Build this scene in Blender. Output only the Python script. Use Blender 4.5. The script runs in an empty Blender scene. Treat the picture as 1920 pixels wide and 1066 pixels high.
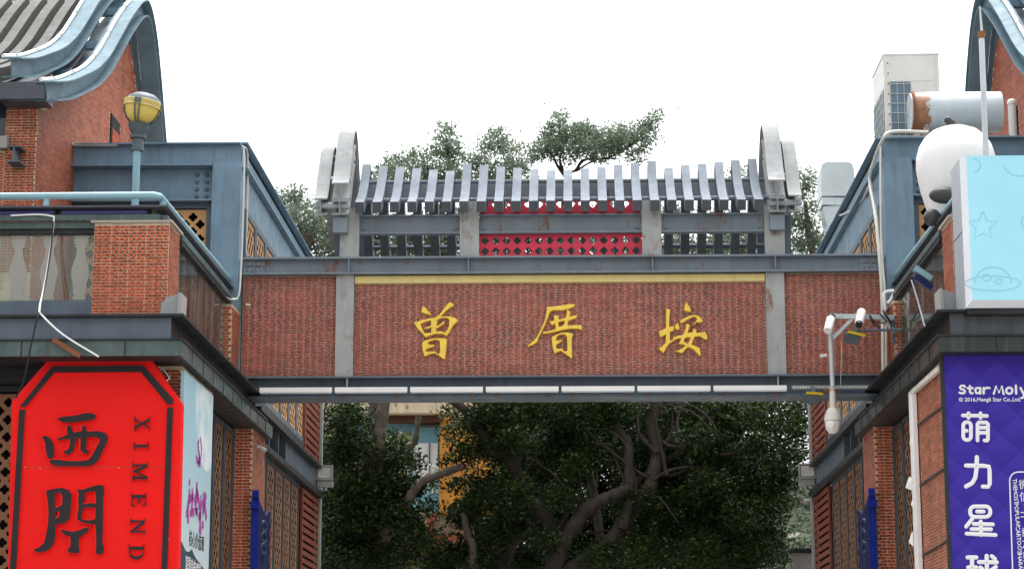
import bpy, bmesh, math, random
import numpy as np
from mathutils import Vector, Matrix, geometry
random.seed(7); RNG = np.random.default_rng(7)
S = bpy.context.scene
COL = S.collection
V = Vector
rad = math.radians

# ------------------------------------------------------------------ camera, sky, sun, exposure
F = 4000.0
TH = math.atan(807 / F)
PSI = math.atan(120 / F * math.cos(TH))
EYE = V((0, 0, 1.6))
cd = bpy.data.cameras.new('camera'); cam = bpy.data.objects.new('camera', cd); COL.objects.link(cam)
cd.sensor_width = 36.0; cd.lens = 36.0 * F / 1920; cd.clip_end = 3000
cam.location = EYE; cam.rotation_euler = (math.pi / 2 + TH, 0, PSI)
S.camera = cam
S.view_settings.view_transform = 'Standard'; S.view_settings.look = 'None'
S.view_settings.gamma = 1; S.view_settings.use_curve_mapping = False
S.view_settings.exposure = 1.58
SUN_EL, SUN_AZ = rad(72), rad(12)
w = bpy.data.worlds.new('World'); S.world = w; w.use_nodes = True
nt = w.node_tree; nt.nodes.clear()
sky = nt.nodes.new('ShaderNodeTexSky'); sky.sky_type = 'NISHITA'; sky.sun_disc = False
sky.sun_elevation = SUN_EL; sky.sun_rotation = SUN_AZ; sky.dust_density = 6; sky.air_density = 1.4; sky.altitude = 0
hs = nt.nodes.new('ShaderNodeHueSaturation'); hs.inputs['Saturation'].default_value = 0.10
bg = nt.nodes.new('ShaderNodeBackground'); bg.inputs[1].default_value = 0.14
out = nt.nodes.new('ShaderNodeOutputWorld')
nt.links.new(sky.outputs[0], hs.inputs['Color']); nt.links.new(hs.outputs[0], bg.inputs[0]); nt.links.new(bg.outputs[0], out.inputs[0])
sd = bpy.data.lights.new('sun', 'SUN'); sd.energy = 0.5; sd.angle = rad(25); sd.color = (1, .97, .92)
sun = bpy.data.objects.new('sun', sd); COL.objects.link(sun)
sdir = V((math.cos(SUN_EL) * math.sin(SUN_AZ), math.cos(SUN_EL) * math.cos(SUN_AZ), math.sin(SUN_EL)))
sun.rotation_euler = sdir.to_track_quat('Z', 'Y').to_euler(); sun.location = (0, -20, 60)

# ------------------------------------------------------------------ pixel -> world on a real plane
_fw = V((-math.sin(PSI) * math.cos(TH), math.cos(PSI) * math.cos(TH), math.sin(TH)))
_rt = V((math.cos(PSI), math.sin(PSI), 0)); _up = _rt.cross(_fw)
def ray(px, py): return _fw + (px - 960) / F * _rt + (533 - py) / F * _up
def P(px, py, Y):
    d = ray(px, py); return EYE + d * (Y / d.y)
def PX(px, py, X):
    d = ray(px, py); return EYE + d * (X / d.x)

# ------------------------------------------------------------------ materials
MATS = {}
def nodes(name):
    m = bpy.data.materials.new(name); m.use_nodes = True; MATS[name] = m
    n = m.node_tree; b = n.nodes['Principled BSDF']; return m, n, b
def N(n, t, **kw):
    x = n.nodes.new(t)
    for k, v in kw.items():
        if hasattr(x, k): setattr(x, k, v)
        else: x.inputs[k].default_value = v
    return x
def mixc(n, fac, a, b, blend='MIX'):
    x = n.nodes.new('ShaderNodeMix'); x.data_type = 'RGBA'; x.blend_type = blend
    for i, s in ((0, fac), (6, a), (7, b)):
        if isinstance(s, bpy.types.NodeSocket): n.links.new(s, x.inputs[i])
        elif isinstance(s, tuple): x.inputs[i].default_value = (*s[:3], 1)
        else: x.inputs[i].default_value = s
    return x.outputs[2]
def mrange(n, s, a, b, c=0., d=1.):
    x = n.nodes.new('ShaderNodeMapRange'); x.clamp = True; n.links.new(s, x.inputs[0])
    for i, q in enumerate((a, b, c, d)): x.inputs[i + 1].default_value = q
    return x.outputs[0]
def pos(n): return n.nodes.new('ShaderNodeNewGeometry').outputs['Position']
def noise(n, vec, scale, detail=4, stretch=None, rough=.55):
    if stretch:
        mp = n.nodes.new('ShaderNodeMapping'); mp.inputs['Scale'].default_value = stretch; n.links.new(vec, mp.inputs[0]); vec = mp.outputs[0]
    x = n.nodes.new('ShaderNodeTexNoise'); x.inputs['Scale'].default_value = scale; x.inputs['Detail'].default_value = detail
    x.inputs['Roughness'].default_value = rough
    n.links.new(vec, x.inputs['Vector']); return x.outputs[0]
RUST = (.20, .075, .025)
def paint(name, col, rough=.55, var=.18, rust=0., streak=.25, metal=0., scale=1.6, spec=.28, bump=.0):
    m, n, b = nodes(name); p = pos(n)
    lo = tuple(c * (1 - var) for c in col); hi = tuple(min(1, c * (1 + var)) for c in col)
    c = mixc(n, mrange(n, noise(n, p, scale), .3, .7), lo, hi)
    if streak:
        s = mrange(n, noise(n, p, 1., 5, (7, 7, .7)), .5, .75, 0, streak)
        c = mixc(n, s, c, tuple(x * .42 for x in col))
        s = mrange(n, noise(n, p, 2.2, 5, (5, 5, 1.)), .56, .76, 0, streak * .8)
        c = mixc(n, s, c, tuple(min(1, x * 1.3 + .04) for x in col))
    if rust:
        r = mrange(n, noise(n, p, 2.4, 8, (1.5, 1.5, .8), .7), .66 - rust * .14, .76 - rust * .1)
        c = mixc(n, r, c, RUST)
    n.links.new(c, b.inputs['Base Color'])
    rr = mrange(n, noise(n, p, 5), .3, .7, max(.05, rough - .1), min(1, rough + .12)); n.links.new(rr, b.inputs['Roughness'])
    b.inputs['Metallic'].default_value = metal; b.inputs['Specular IOR Level'].default_value = spec
    if bump:
        bp = n.nodes.new('ShaderNodeBump'); bp.inputs['Strength'].default_value = bump; bp.inputs['Distance'].default_value = .01
        n.links.new(noise(n, p, 30, 6), bp.inputs['Height']); n.links.new(bp.outputs[0], b.inputs['Normal'])
    return m
paint('gate_steel', (.185, .225, .26), .5, .14, .6)
paint('post_steel', (.34, .355, .35), .5, .12, .75, .4)
paint('rib_steel', (.175, .205, .24), .75, .10, .12, .3, spec=.15)
paint('ridge_steel', (.42, .49, .53), .5, .1, .1, .2)
paint('arch_steel', (.31, .325, .33), .75, .12, .25, .35, spec=.15)
paint('blue_steel', (.17, .265, .35), .55, .16, .12, .4)
paint('light_blue_steel', (.125, .20, .245), .6, .14, .08, .35, spec=.15)
paint('rail_blue', (.23, .40, .47), .35, .08, .0, .15)
paint('roof_rib_grey', (.105, .105, .10), .7, .08, 0, .1, spec=.2)
paint('black_steel', (.022, .024, .027), .5, .3, .0, .3)
paint('dark_steel', (.075, .085, .10), .5, .2, .15, .4)
paint('slate_steel', (.105, .135, .17), .5, .15, .08, .3)
paint('green_fascia', (.075, .108, .105), .35, .25, .05, .6)
paint('black_fascia', (.03, .037, .037), .35, .35, .0, .8)
paint('dark_interior', (.012, .012, .013), .9, .3, 0, 0)
paint('tan_panel', (.60, .34, .15), .6, .08, 0, .12)
paint('brown_panel', (.26, .125, .062), .6, .12, 0, .2)
paint('red_panel', (.66, .045, .09), .5, .1, 0, .15)
paint('wood_slat', (.22, .06, .035), .6, .25, 0, .2, scale=4)
paint('sign_red', (.80, .012, .010), .5, .05, 0, .08, scale=.8, spec=.12)
paint('sign_grey', (.028, .023, .026), .6, .12, 0, .1, spec=.15)
paint('gold', (.86, .60, .09), .4, .1, 0, .12, metal=.1, scale=9)
paint('yellow_strip', (.74, .61, .25), .5, .06, .0, .22)
paint('white_paint', (.80, .80, .79), .45, .04, 0, .08)
paint('old_white', (.66, .65, .60), .5, .08, .0, .3)
paint('mortar', (.62, .52, .38), .9, .2, 0, .3, scale=6)
paint('stone_cap', (.38, .34, .28), .8, .15, .2, .2)
paint('concrete', (.34, .32, .29), .9, .15, 0, .4, bump=.3)
paint('galvanised', (.50, .56, .58), .35, .1, .0, .25, metal=.35)
paint('grey_box', (.27, .29, .30), .45, .1, 0, .2)
paint('floodlight_grey', (.34, .34, .33), .45, .1, 0, .15)
paint('silver_panel', (.36, .39, .43), .4, .02, 0, .0)
paint('silver_edge', (.72, .76, .82), .35, .03, 0, .05)
paint('dark_rubber', (.018, .018, .02), .5, .2, 0, 0)
paint('purple_tube', (.09, .09, .26), .35, .1, 0, .2)
paint('blue_plastic', (.006, .022, .27), .35, .12, 0, .15)
paint('navy_plastic', (.008, .012, .09), .35, .1, 0, .1)
paint('teal_print', (.004, .03, .075), .4, .1, 0, 0)
paint('lamp_iron', (.085, .11, .125), .45, .2, 0, .2)
paint('yellow_paint', (.75, .55, .03), .45, .1, 0, .2)
paint('ac_white', (.70, .70, .66), .45, .04, 0, .12)
paint('grille_blue', (.13, .20, .26), .5, .1, 0, .1)
paint('cream_wall', (.62, .54, .40), .8, .12, 0, .5)
paint('rusty_cream', (.70, .58, .40), .7, .12, .62, .5)
paint('orange_wall', (.62, .26, .04), .8, .12, 0, .3)
paint('sky_blue_wall', (.22, .45, .55), .7, .08, 0, .2)
paint('brown_wall', (.12, .05, .035), .7, .2, 0, .3)
paint('red_brown_wall', (.35, .09, .05), .8, .2, 0, .3)
paint('bark', (.048, .040, .032), .9, .35, 0, .5, scale=5, bump=.8)
paint('pale_bark', (.12, .10, .08), .9, .3, 0, .5, scale=5, bump=.8)
paint('paving', (.22, .21, .20), .85, .2, 0, 0)
paint('rock', (.24, .22, .19), .9, .25, 0, .5, scale=.4)
paint('hill_green', (.030, .042, .022), .95, .5, 0, 0, scale=.12)
paint('print_purple', (.30, .04, .26), .6, .25, 0, 0, scale=6)
paint('print_dark', (.02, .05, .075), .6, .3, 0, 0)
paint('print_white', (.78, .78, .80), .5, .02, 0, 0)
paint('print_pale', (.62, .72, .76), .6, .03, 0, 0)
paint('print_cyan', (.27, .61, .76), .5, .02, 0, 0)
paint('grey_ear', (.05, .05, .05), .4, .1, 0, 0)
paint('figure_white', (.80, .80, .80), .3, .02, 0, .04)
paint('cable_white', (.62, .62, .60), .5, .05, 0, 0)
paint('lamp_glass', (.72, .55, .13), .25, .10, 0, 0, scale=3)
paint('led_chip', (.75, .60, .30), .3, .05, 0, 0)
paint('reflector', (.86, .87, .88), .4, .03, 0, 0)
paint('rust_bar', (.22, .09, .04), .8, .3, .3, .4)
def rusty_duct():
    m, n, b = nodes('rusty_duct'); p = pos(n)
    sx = n.nodes.new('ShaderNodeSeparateXYZ'); n.links.new(p, sx.inputs[0])
    nz = noise(n, p, 4, 8, None, .7)
    a = n.nodes.new('ShaderNodeMath'); a.operation = 'MULTIPLY_ADD'; n.links.new(nz, a.inputs[0]); a.inputs[1].default_value = -1.1; n.links.new(sx.outputs[0], a.inputs[2])
    f = mrange(n, a.outputs[0], 5.98, 6.02, 1, 0)
    c = mixc(n, mrange(n, noise(n, p, 3), .3, .7), (.42, .50, .54), (.54, .60, .62))
    c = mixc(n, f, c, mixc(n, mrange(n, nz, .35, .65), (.17, .06, .03), (.40, .20, .10)))
    n.links.new(c, b.inputs['Base Color']); b.inputs['Roughness'].default_value = .45; b.inputs['Metallic'].default_value = .1
rusty_duct()
def brick(name, red, dark, period_marks=.46, fade=0.):
    m, n, b = nodes(name); p = pos(n)
    uv = n.nodes.new('ShaderNodeUVMap'); uv.uv_map = 'UVMap'
    sx = n.nodes.new('ShaderNodeSeparateXYZ'); n.links.new(uv.outputs[0], sx.inputs[0])
    geo = n.nodes.new('ShaderNodeNewGeometry'); oi = n.nodes.new('ShaderNodeObjectInfo')
    r = n.nodes.new('ShaderNodeMath'); r.operation = 'ADD'; n.links.new(geo.outputs['Random Per Island'], r.inputs[0]); n.links.new(oi.outputs['Random'], r.inputs[1])
    rf = n.nodes.new('ShaderNodeMath'); rf.operation = 'FRACT'; n.links.new(r.outputs[0], rf.inputs[0])
    a = n.nodes.new('ShaderNodeMath'); a.operation = 'MULTIPLY_ADD'; n.links.new(noise(n, p, 22, 3), a.inputs[0]); a.inputs[1].default_value = .45; n.links.new(sx.outputs[0], a.inputs[2])
    fr = n.nodes.new('ShaderNodeMath'); fr.operation = 'FRACT'; n.links.new(a.outputs[0], fr.inputs[0])
    pp = n.nodes.new('ShaderNodeMath'); pp.operation = 'PINGPONG'; n.links.new(fr.outputs[0], pp.inputs[0]); pp.inputs[1].default_value = .5
    band = mrange(n, pp.outputs[0], period_marks * .5 - .04, period_marks * .5 + .04, 1, 0)
    c = mixc(n, rf.outputs[0], tuple(x * .74 for x in red), tuple(x * 1.22 for x in red))
    bs = n.nodes.new('ShaderNodeMath'); bs.operation = 'MULTIPLY'; n.links.new(band, bs.inputs[0])
    n.links.new(mrange(n, noise(n, p, 1.3, 4), .3, .6, .55 * (1 - fade), 1 - fade), bs.inputs[1])
    c = mixc(n, bs.outputs[0], c, dark)
    c = mixc(n, mrange(n, noise(n, p, .9, 6, (1, 1, .6)), .52, .72, 0, .45), c, tuple(x * .42 for x in red))
    c = mixc(n, mrange(n, noise(n, p, 1., 5, (2.6, 2.6, .22)), .52, .74, 0, .6), c, tuple(x * .38 for x in red))
    c = mixc(n, mrange(n, noise(n, p, 1.7, 8, None, .72), .62, .76, 0, .6), c, (.52, .45, .38))
    n.links.new(c, b.inputs['Base Color']); b.inputs['Roughness'].default_value = .7; b.inputs['Specular IOR Level'].default_value = .3
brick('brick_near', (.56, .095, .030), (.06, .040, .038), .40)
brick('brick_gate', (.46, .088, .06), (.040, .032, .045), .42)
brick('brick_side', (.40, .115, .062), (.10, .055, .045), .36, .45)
def leafmat(name, dark, mid, light, trans=.22):
    m, n, b = nodes(name); geo = n.nodes.new('ShaderNodeNewGeometry')
    cr = n.nodes.new('ShaderNodeValToRGB'); n.links.new(geo.outputs['Random Per Island'], cr.inputs[0])
    e = cr.color_ramp.elements; e[0].color = (*dark, 1); e[1].color = (*light, 1); e[1].position = 1; k = e.new(.62); k.color = (*mid, 1)
    c = mixc(n, mrange(n, noise(n, geo.outputs['Position'], 1.1, 3), .35, .65, 0, .45), cr.outputs[0], dark)
    n.links.new(c, b.inputs['Base Color']); b.inputs['Roughness'].default_value = .5; b.inputs['Specular IOR Level'].default_value = .14
    tr = n.nodes.new('ShaderNodeBsdfTranslucent'); n.links.new(c, tr.inputs[0])
    mx = n.nodes.new('ShaderNodeMixShader'); mx.inputs[0].default_value = trans
    n.links.new(b.outputs[0], mx.inputs[1]); n.links.new(tr.outputs[0], mx.inputs[2])
    n.links.new(mx.outputs[0], n.nodes['Material Output'].inputs[0])
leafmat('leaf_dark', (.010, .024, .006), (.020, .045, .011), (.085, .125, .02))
leafmat('leaf_hazed', (.10, .145, .11), (.14, .19, .13), (.18, .22, .12), .5)  # haze put into the leaf colour: lighter and more translucent leaves
leafmat('leaf_hill', (.04, .06, .035), (.07, .095, .05), (.12, .13, .08))
def panes():
    m, n, b = nodes('balustrade_glass')
    t = n.nodes.new('ShaderNodeBsdfTransparent'); t.inputs[0].default_value = (.80, .84, .80, 1)
    g = n.nodes.new('ShaderNodeBsdfGlossy'); g.inputs['Roughness'].default_value = .03
    d = n.nodes.new('ShaderNodeBsdfDiffuse'); d.inputs[0].default_value = (.5, .5, .44, 1)
    fz = n.nodes.new('ShaderNodeFresnel'); fz.inputs[0].default_value = 1.5
    m1 = n.nodes.new('ShaderNodeMixShader'); n.links.new(mrange(n, noise(n, pos(n), 1.5, 5, (3, 3, .5)), .35, .75, .05, .3), m1.inputs[0])
    n.links.new(t.outputs[0], m1.inputs[1]); n.links.new(d.outputs[0], m1.inputs[2])
    m2 = n.nodes.new('ShaderNodeMixShader'); n.links.new(fz.outputs[0], m2.inputs[0]); n.links.new(m1.outputs[0], m2.inputs[1]); n.links.new(g.outputs[0], m2.inputs[2])
    n.links.new(m2.outputs[0], n.nodes['Material Output'].inputs[0])
    m, n, b = nodes('frosted_print')
    t = n.nodes.new('ShaderNodeBsdfTransparent'); t.inputs[0].default_value = (.8, .8, .78, 1)
    d = n.nodes.new('ShaderNodeBsdfDiffuse'); d.inputs[0].default_value = (.42, .42, .38, 1)
    m1 = n.nodes.new('ShaderNodeMixShader'); m1.inputs[0].default_value = .78
    n.links.new(t.outputs[0], m1.inputs[1]); n.links.new(d.outputs[0], m1.inputs[2]); n.links.new(m1.outputs[0], n.nodes['Material Output'].inputs[0])
    m, n, b = nodes('window_glass'); b.inputs['Base Color'].default_value = (.03, .04, .05, 1); b.inputs['Roughness'].default_value = .05
    m, n, b = nodes('clear_glass')
    t = n.nodes.new('ShaderNodeBsdfTransparent'); g = n.nodes.new('ShaderNodeBsdfGlossy'); g.inputs['Roughness'].default_value = .05
    m1 = n.nodes.new('ShaderNodeMixShader'); m1.inputs[0].default_value = .12
    n.links.new(t.outputs[0], m1.inputs[1]); n.links.new(g.outputs[0], m1.inputs[2]); n.links.new(m1.outputs[0], n.nodes['Material Output'].inputs[0])
panes()
def banner_mats():
    m, n, b = nodes('purple_vinyl'); p = pos(n)      # flat print: a faint pattern of triangles
    sx = n.nodes.new('ShaderNodeSeparateXYZ'); n.links.new(p, sx.inputs[0])
    def lin(a, c):
        x = n.nodes.new('ShaderNodeMath'); x.operation = 'MULTIPLY_ADD'; n.links.new(sx.outputs[0], x.inputs[0]); x.inputs[1].default_value = a
        y = n.nodes.new('ShaderNodeMath'); y.operation = 'MULTIPLY'; n.links.new(sx.outputs[2], y.inputs[0]); y.inputs[1].default_value = c
        n.links.new(y.outputs[0], x.inputs[2]); f = n.nodes.new('ShaderNodeMath'); f.operation = 'FRACT'; n.links.new(x.outputs[0], f.inputs[0]); return f.outputs[0]
    s = n.nodes.new('ShaderNodeMath'); s.operation = 'ADD'; n.links.new(lin(1.9, 1.9), s.inputs[0]); n.links.new(lin(-1.9, 1.9), s.inputs[1])
    c = mixc(n, mrange(n, s.outputs[0], .4, 1.6), (.036, .020, .27), (.052, .032, .33))
    n.links.new(c, b.inputs['Base Color']); b.inputs['Roughness'].default_value = .6; b.inputs['Specular IOR Level'].default_value = .15
    m, n, b = nodes('poster_print'); p = pos(n)      # flat print: pale blue with a big pale moon, lighter towards the hills
    sx = n.nodes.new('ShaderNodeSeparateXYZ'); n.links.new(p, sx.inputs[0])
    c = mixc(n, mrange(n, sx.outputs[2], 3.4, 5.6), (.50, .56, .57), (.28, .46, .54))
    mp = n.nodes.new('ShaderNodeMapping'); mp.vector_type = 'POINT'; n.links.new(p, mp.inputs[0]); mp.inputs['Location'].default_value = (0, -32.75, -6.35); mp.inputs['Scale'].default_value = (0, 1, 1)
    ln = n.nodes.new('ShaderNodeVectorMath'); ln.operation = 'LENGTH'; n.links.new(mp.outputs[0], ln.inputs[0])
    disk = mrange(n, ln.outputs['Value'], 1.02, 1.06, 1, 0)
    moon = mixc(n, mrange(n, noise(n, p, 1.7, 3), .42, .58), (.60, .66, .68), (.38, .54, .61))
    c = mixc(n, disk, c, moon)
    n.links.new(c, b.inputs['Base Color']); b.inputs['Roughness'].default_value = .6
    m, n, b = nodes('cyan_vinyl'); p = pos(n)
    c = mixc(n, mrange(n, noise(n, p, .8, 2), .3, .7), (.31, .68, .83), (.37, .76, .89))
    n.links.new(c, b.inputs['Base Color']); b.inputs['Roughness'].default_value = .35
banner_mats()

# ------------------------------------------------------------------ mesh building
MIR = [False]; MC = -.44
def mv(p): return V((MC - p[0], p[1], p[2])) if MIR[0] else V(p)
ORG = {}
class MB:
    def __init__(s): s.v = []; s.f = []; s.uv = []
    def add(s, vs, fs):
        o = len(s.v); s.v += [tuple(q) for q in vs]; s.f += [tuple(i + o for i in f) for f in fs]; return s
    def box(s, x0, x1, y0, y1, z0, z1):
        return s.add([(x, y, z) for z in (z0, z1) for y in (y0, y1) for x in (x0, x1)],
                     [(0, 2, 3, 1), (4, 5, 7, 6), (0, 1, 5, 4), (2, 6, 7, 3), (0, 4, 6, 2), (1, 3, 7, 5)])
    def obox(s, c, a, b, d):
        c, a, b, d = V(c), V(a), V(b), V(d)
        return s.add([c + i * a + j * b + k * d for k in (-1, 1) for j in (-1, 1) for i in (-1, 1)],
                     [(0, 2, 3, 1), (4, 5, 7, 6), (0, 1, 5, 4), (2, 6, 7, 3), (0, 4, 6, 2), (1, 3, 7, 5)])
    def bar(s, a, b, w, h, up=(0, 0, 1)):
        a, b = V(a), V(b); d = (b - a) / 2; u = V(up); sd_ = d.cross(u).normalized() * w / 2; u2 = sd_.cross(d).normalized() * h / 2
        return s.obox((a + b) / 2, d, sd_, u2)
    def plate(s, outer, holes, O, u, v, n, t):
        """2-D outline with holes, laid on the plane O,u,v and given thickness t along n"""
        O, u, v, n = V(O), V(u), V(v), V(n)
        loops = [[V((q[0], q[1], 0)) for q in L] for L in [outer] + list(holes)]
        tri = geometry.tessellate_polygon(loops); flat = [q for L in loops for q in L]; m = len(flat)
        vs = [O + u * q.x + v * q.y for q in flat] + [O + u * q.x + v * q.y + n * t for q in flat]
        fs = [tuple(T) for T in tri] + [tuple(i + m for i in reversed(T)) for T in tri]
        k = 0
        for L in loops:
            c = len(L); fs += [(k + i, k + (i + 1) % c, m + k + (i + 1) % c, m + k + i) for i in range(c)]; k += c
        return s.add(vs, fs)
    def prism(s, pts, d):
        pts = [V(p) for p in pts]; d = V(d); k = len(pts); tri = geometry.tessellate_polygon([pts])
        fs = [tuple(T) for T in tri] + [tuple(i + k for i in reversed(T)) for T in tri] + [(i, (i + 1) % k, k + (i + 1) % k, k + i) for i in range(k)]
        return s.add(pts + [p + d for p in pts], fs)
    def tube(s, pts, r, n=8, ball=False):
        pts = [V(p) for p in pts]; k = len(pts); rs = r if isinstance(r, (list, tuple)) else [r] * k
        vs = []; ref = None
        for i, p in enumerate(pts):
            t = (pts[min(i + 1, k - 1)] - pts[max(i - 1, 0)]).normalized()
            if ref is None: ref = V((0, 0, 1)) if abs(t.z) < .9 else V((1, 0, 0))
            a = (ref - t * ref.dot(t)).normalized(); b = t.cross(a); ref = a
            vs += [p + rs[i] * (a * math.cos(2 * math.pi * j / n) + b * math.sin(2 * math.pi * j / n)) for j in range(n)]
        fs = [(i * n + j, i * n + (j + 1) % n, (i + 1) * n + (j + 1) % n, (i + 1) * n + j) for i in range(k - 1) for j in range(n)]
        fs += [tuple(range(n))[::-1], tuple((k - 1) * n + j for j in range(n))]
        s.add(vs, fs)
        if ball:
            for p, q in zip(pts, rs): s.ball(p, q, n)
        return s
    def ball(s, c, r, n=12, sc=(1, 1, 1)):
        return s.lathe([(r * math.sin(math.pi * i / (n // 2)), -r * math.cos(math.pi * i / (n // 2))) for i in range(n // 2 + 1)], c, n, sc=sc)
    def lathe(s, prof, c, n=16, ax=None, sc=(1, 1, 1)):
        c = V(c); M = V((0, 0, 1)).rotation_difference(V(ax)).to_matrix() if ax is not None else None
        vs = []
        for (r, z) in prof:
            for j in range(n):
                q = V((r * math.cos(2 * math.pi * j / n) * sc[0], r * math.sin(2 * math.pi * j / n) * sc[1], z * sc[2]))
                vs.append(c + (M @ q if M else q))
        k = len(prof)
        fs = [(i * n + j, i * n + (j + 1) % n, (i + 1) * n + (j + 1) % n, (i + 1) * n + j) for i in range(k - 1) for j in range(n)]
        fs += [tuple(range(n))[::-1], tuple((k - 1) * n + j for j in range(n))]
        return s.add(vs, fs)
    def strip(s, path, x0, x1, d0, d1):
        """flat bar swept along a curve in the Y-Z plane: from x0 to x1 in X, from d0 to d1 along the curve's normal"""
        path = [V(p) for p in path]; k = len(path); vs = []
        for i, p in enumerate(path):
            t = (path[min(i + 1, k - 1)] - path[max(i - 1, 0)]); t.x = 0; t.normalize(); nn = V((0, -t.z, t.y))
            for x, d in ((x0, d0), (x1, d0), (x1, d1), (x0, d1)): q = p + nn * d; vs.append((x, q.y, q.z))
        fs = [(i * 4 + j, i * 4 + (j + 1) % 4, (i + 1) * 4 + (j + 1) % 4, (i + 1) * 4 + j) for i in range(k - 1) for j in range(4)]
        fs += [(0, 1, 2, 3), tuple((k - 1) * 4 + j for j in range(4))]
        return s.add(vs, fs)
    def brick(s, c, u, n, L, h, p, sg, per):
        c, u, n = V(c), V(u), V(n); z = V((0, 0, 1)); a, b = L / 2, h / 2
        vs = [c + u * i * a + z * k * b + n * (p if j else -.004) for j in (0, 1) for k in (-1, 1) for i in (-1, 1)]
        fs = [(4, 5, 7, 6), (0, 1, 5, 4), (2, 3, 7, 6), (0, 2, 6, 4), (1, 3, 7, 5)]
        o = len(s.v); s.add(vs, fs); ph = random.random() * .55
        uvq = {q: ((((q & 1) * 2 - 1) * a) / per + ph + sg * (((q >> 1) & 1) * 1. - .5) * .42, (q >> 1) & 1) for q in range(8)}
        for f in fs: s.uv += [uvq[q] for q in f]
        return s
    def build(s, name, mat, parent=None, kind=None, label=None, smooth=False, recalc=True, nomir=False):
        off = ORG.get(parent.name, V((0, 0, 0))) if parent else V((0, 0, 0))
        mir = MIR[0] and not nomir
        vs = [((MC - q[0]) - off.x, q[1] - off.y, q[2] - off.z) if mir else (q[0] - off.x, q[1] - off.y, q[2] - off.z) for q in s.v]
        me = bpy.data.meshes.new(name); me.from_pydata(vs, [], s.f)
        if s.uv:
            l = me.uv_layers.new(name='UVMap'); l.data.foreach_set('uv', [x for q in s.uv for x in q])
        if recalc:
            bm = bmesh.new(); bm.from_mesh(me); bmesh.ops.recalc_face_normals(bm, faces=bm.faces); bm.to_mesh(me); bm.free()
        me.materials.append(MATS[mat])
        if smooth:
            me.polygons.foreach_set('use_smooth', [True] * len(me.polygons)); me.set_sharp_from_angle(angle=rad(40))
        return link(name, me, parent, kind, label)
def link(name, me, parent=None, kind=None, label=None, M=None):
    o = bpy.data.objects.new(name, me); COL.objects.link(o)
    off = ORG.get(parent.name, V((0, 0, 0))) if parent else V((0, 0, 0))
    if parent: o.parent = parent
    if M is not None: o.matrix_local = Matrix.Translation(-off) @ M
    ORG[o.name] = off if M is None else V((0, 0, 0))
    if kind: o['kind'] = kind
    if label: o['label'] = label
    return o
def thing(name, label, cat, loc, group=None):
    loc = mv(loc); o = bpy.data.objects.new(name, None); COL.objects.link(o); o.location = loc; o.empty_display_size = .1
    o['label'] = label; o['category'] = cat
    if group: o['group'] = group
    ORG[o.name] = loc; return o
def tag(o, label, cat, group=None):
    o['label'] = label; o['category'] = cat
    if group: o['group'] = group
    return o
def spline(ctrl, n=8):
    """Catmull-Rom through the control points"""
    c = [V(p) for p in ctrl]; c = [c[0] * 2 - c[1]] + c + [c[-1] * 2 - c[-2]]; r = []
    for i in range(1, len(c) - 2):
        for k in range(n):
            t = k / n; a, b, d, e = c[i - 1], c[i], c[i + 1], c[i + 2]
            r.append(.5 * ((2 * b) + (d - a) * t + (2 * a - 5 * b + 4 * d - e) * t * t + (3 * b - a - 3 * d + e) * t ** 3))
    return r + [c[-2]]
BR = {}
def brickmesh(L, h, sg, per, mat):
    k = (round(L, 2), h, sg, mat)
    if k not in BR:
        m = MB().brick((0, 0, 0), (1, 0, 0), (0, -1, 0), L, h, .008, sg, per)
        me = bpy.data.meshes.new('brick'); me.from_pydata(m.v, [], m.f); l = me.uv_layers.new(name='UVMap'); l.data.foreach_set('uv', [x for q in m.uv for x in q])
        me.materials.append(MATS[mat]); BR[k] = me
    return BR[k]
def bricks(parent, O, u, n, W, H, L, h, mat, gap=.0135, per=None, indiv=0, inside=None, first=0., name='brick'):
    """courses of bricks on the plane through O; the first `indiv` from the top are objects of their own, the rest one joined mesh"""
    O, u, n = V(O), V(u), V(n); per = per or L / 3.; rows = int(H / h); joined = MB(); cnt = 0
    for r in reversed(range(rows)):
        x = -first - (L / 2 if r % 2 else 0) - random.uniform(0, .015); sg = 1 if r % 2 else -1
        while x < W - .02:
            a, b = max(0, x), min(W, x + L); x += L
            if b - a < .05: continue
            c = O + u * ((a + b) / 2) + V((0, 0, (r + .5) * h))
            if inside and not inside(c): continue
            ll = b - a - gap; hh = h - gap; pr = .006 + random.random() * .005
            if cnt < indiv:
                nn = mv(n) - mv((0, 0, 0)); y = -nn; xx = y.cross(V((0, 0, 1)))
                M = Matrix((xx, y, V((0, 0, 1)))).transposed().to_4x4(); M.translation = mv(c) + nn * (pr - .008)
                link(name, brickmesh(ll, hh, sg, per, mat), parent, M=M); cnt += 1
            else: joined.brick(c, u, n, ll, hh, pr, sg, per)
    if joined.f: joined.build('brickwork', mat, parent, kind='stuff', recalc=False)
def quatre(cx, cy, R, n=24, rot=0):
    o = []
    for i in range(n):
        t = 2 * math.pi * i / n; r = R * (.66 + .34 * abs(math.cos(2 * (t + rot))) ** .8); o.append((cx + r * math.cos(t), cy + r * math.sin(t)))
    return o
LAT = {}
def latticemesh(Wd, Ht, pitch, R, mat, n=16, t=.03, stag=True):
    k = (round(Wd, 3), round(Ht, 3), pitch, R, mat, t)
    if k not in LAT:
        holes = []; row = 0; y = Ht - R - .05
        while y > R + .02:
            x = R + .03 + (pitch / 2 if row % 2 and stag else 0)
            while x < Wd - R - .02: holes.append(quatre(x, y, R, n)); x += pitch
            y -= pitch / 2 if stag else pitch; row += 1
        m = MB().plate([(0, 0), (Wd, 0), (Wd, Ht), (0, Ht)], holes, (-Wd / 2, 0, 0), (1, 0, 0), (0, 0, 1), (0, 1, 0), t)
        me = bpy.data.meshes.new('lattice_panel'); me.from_pydata(m.v, [], m.f); me.materials.append(MATS[mat]); LAT[k] = me
    return LAT[k]
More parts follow.
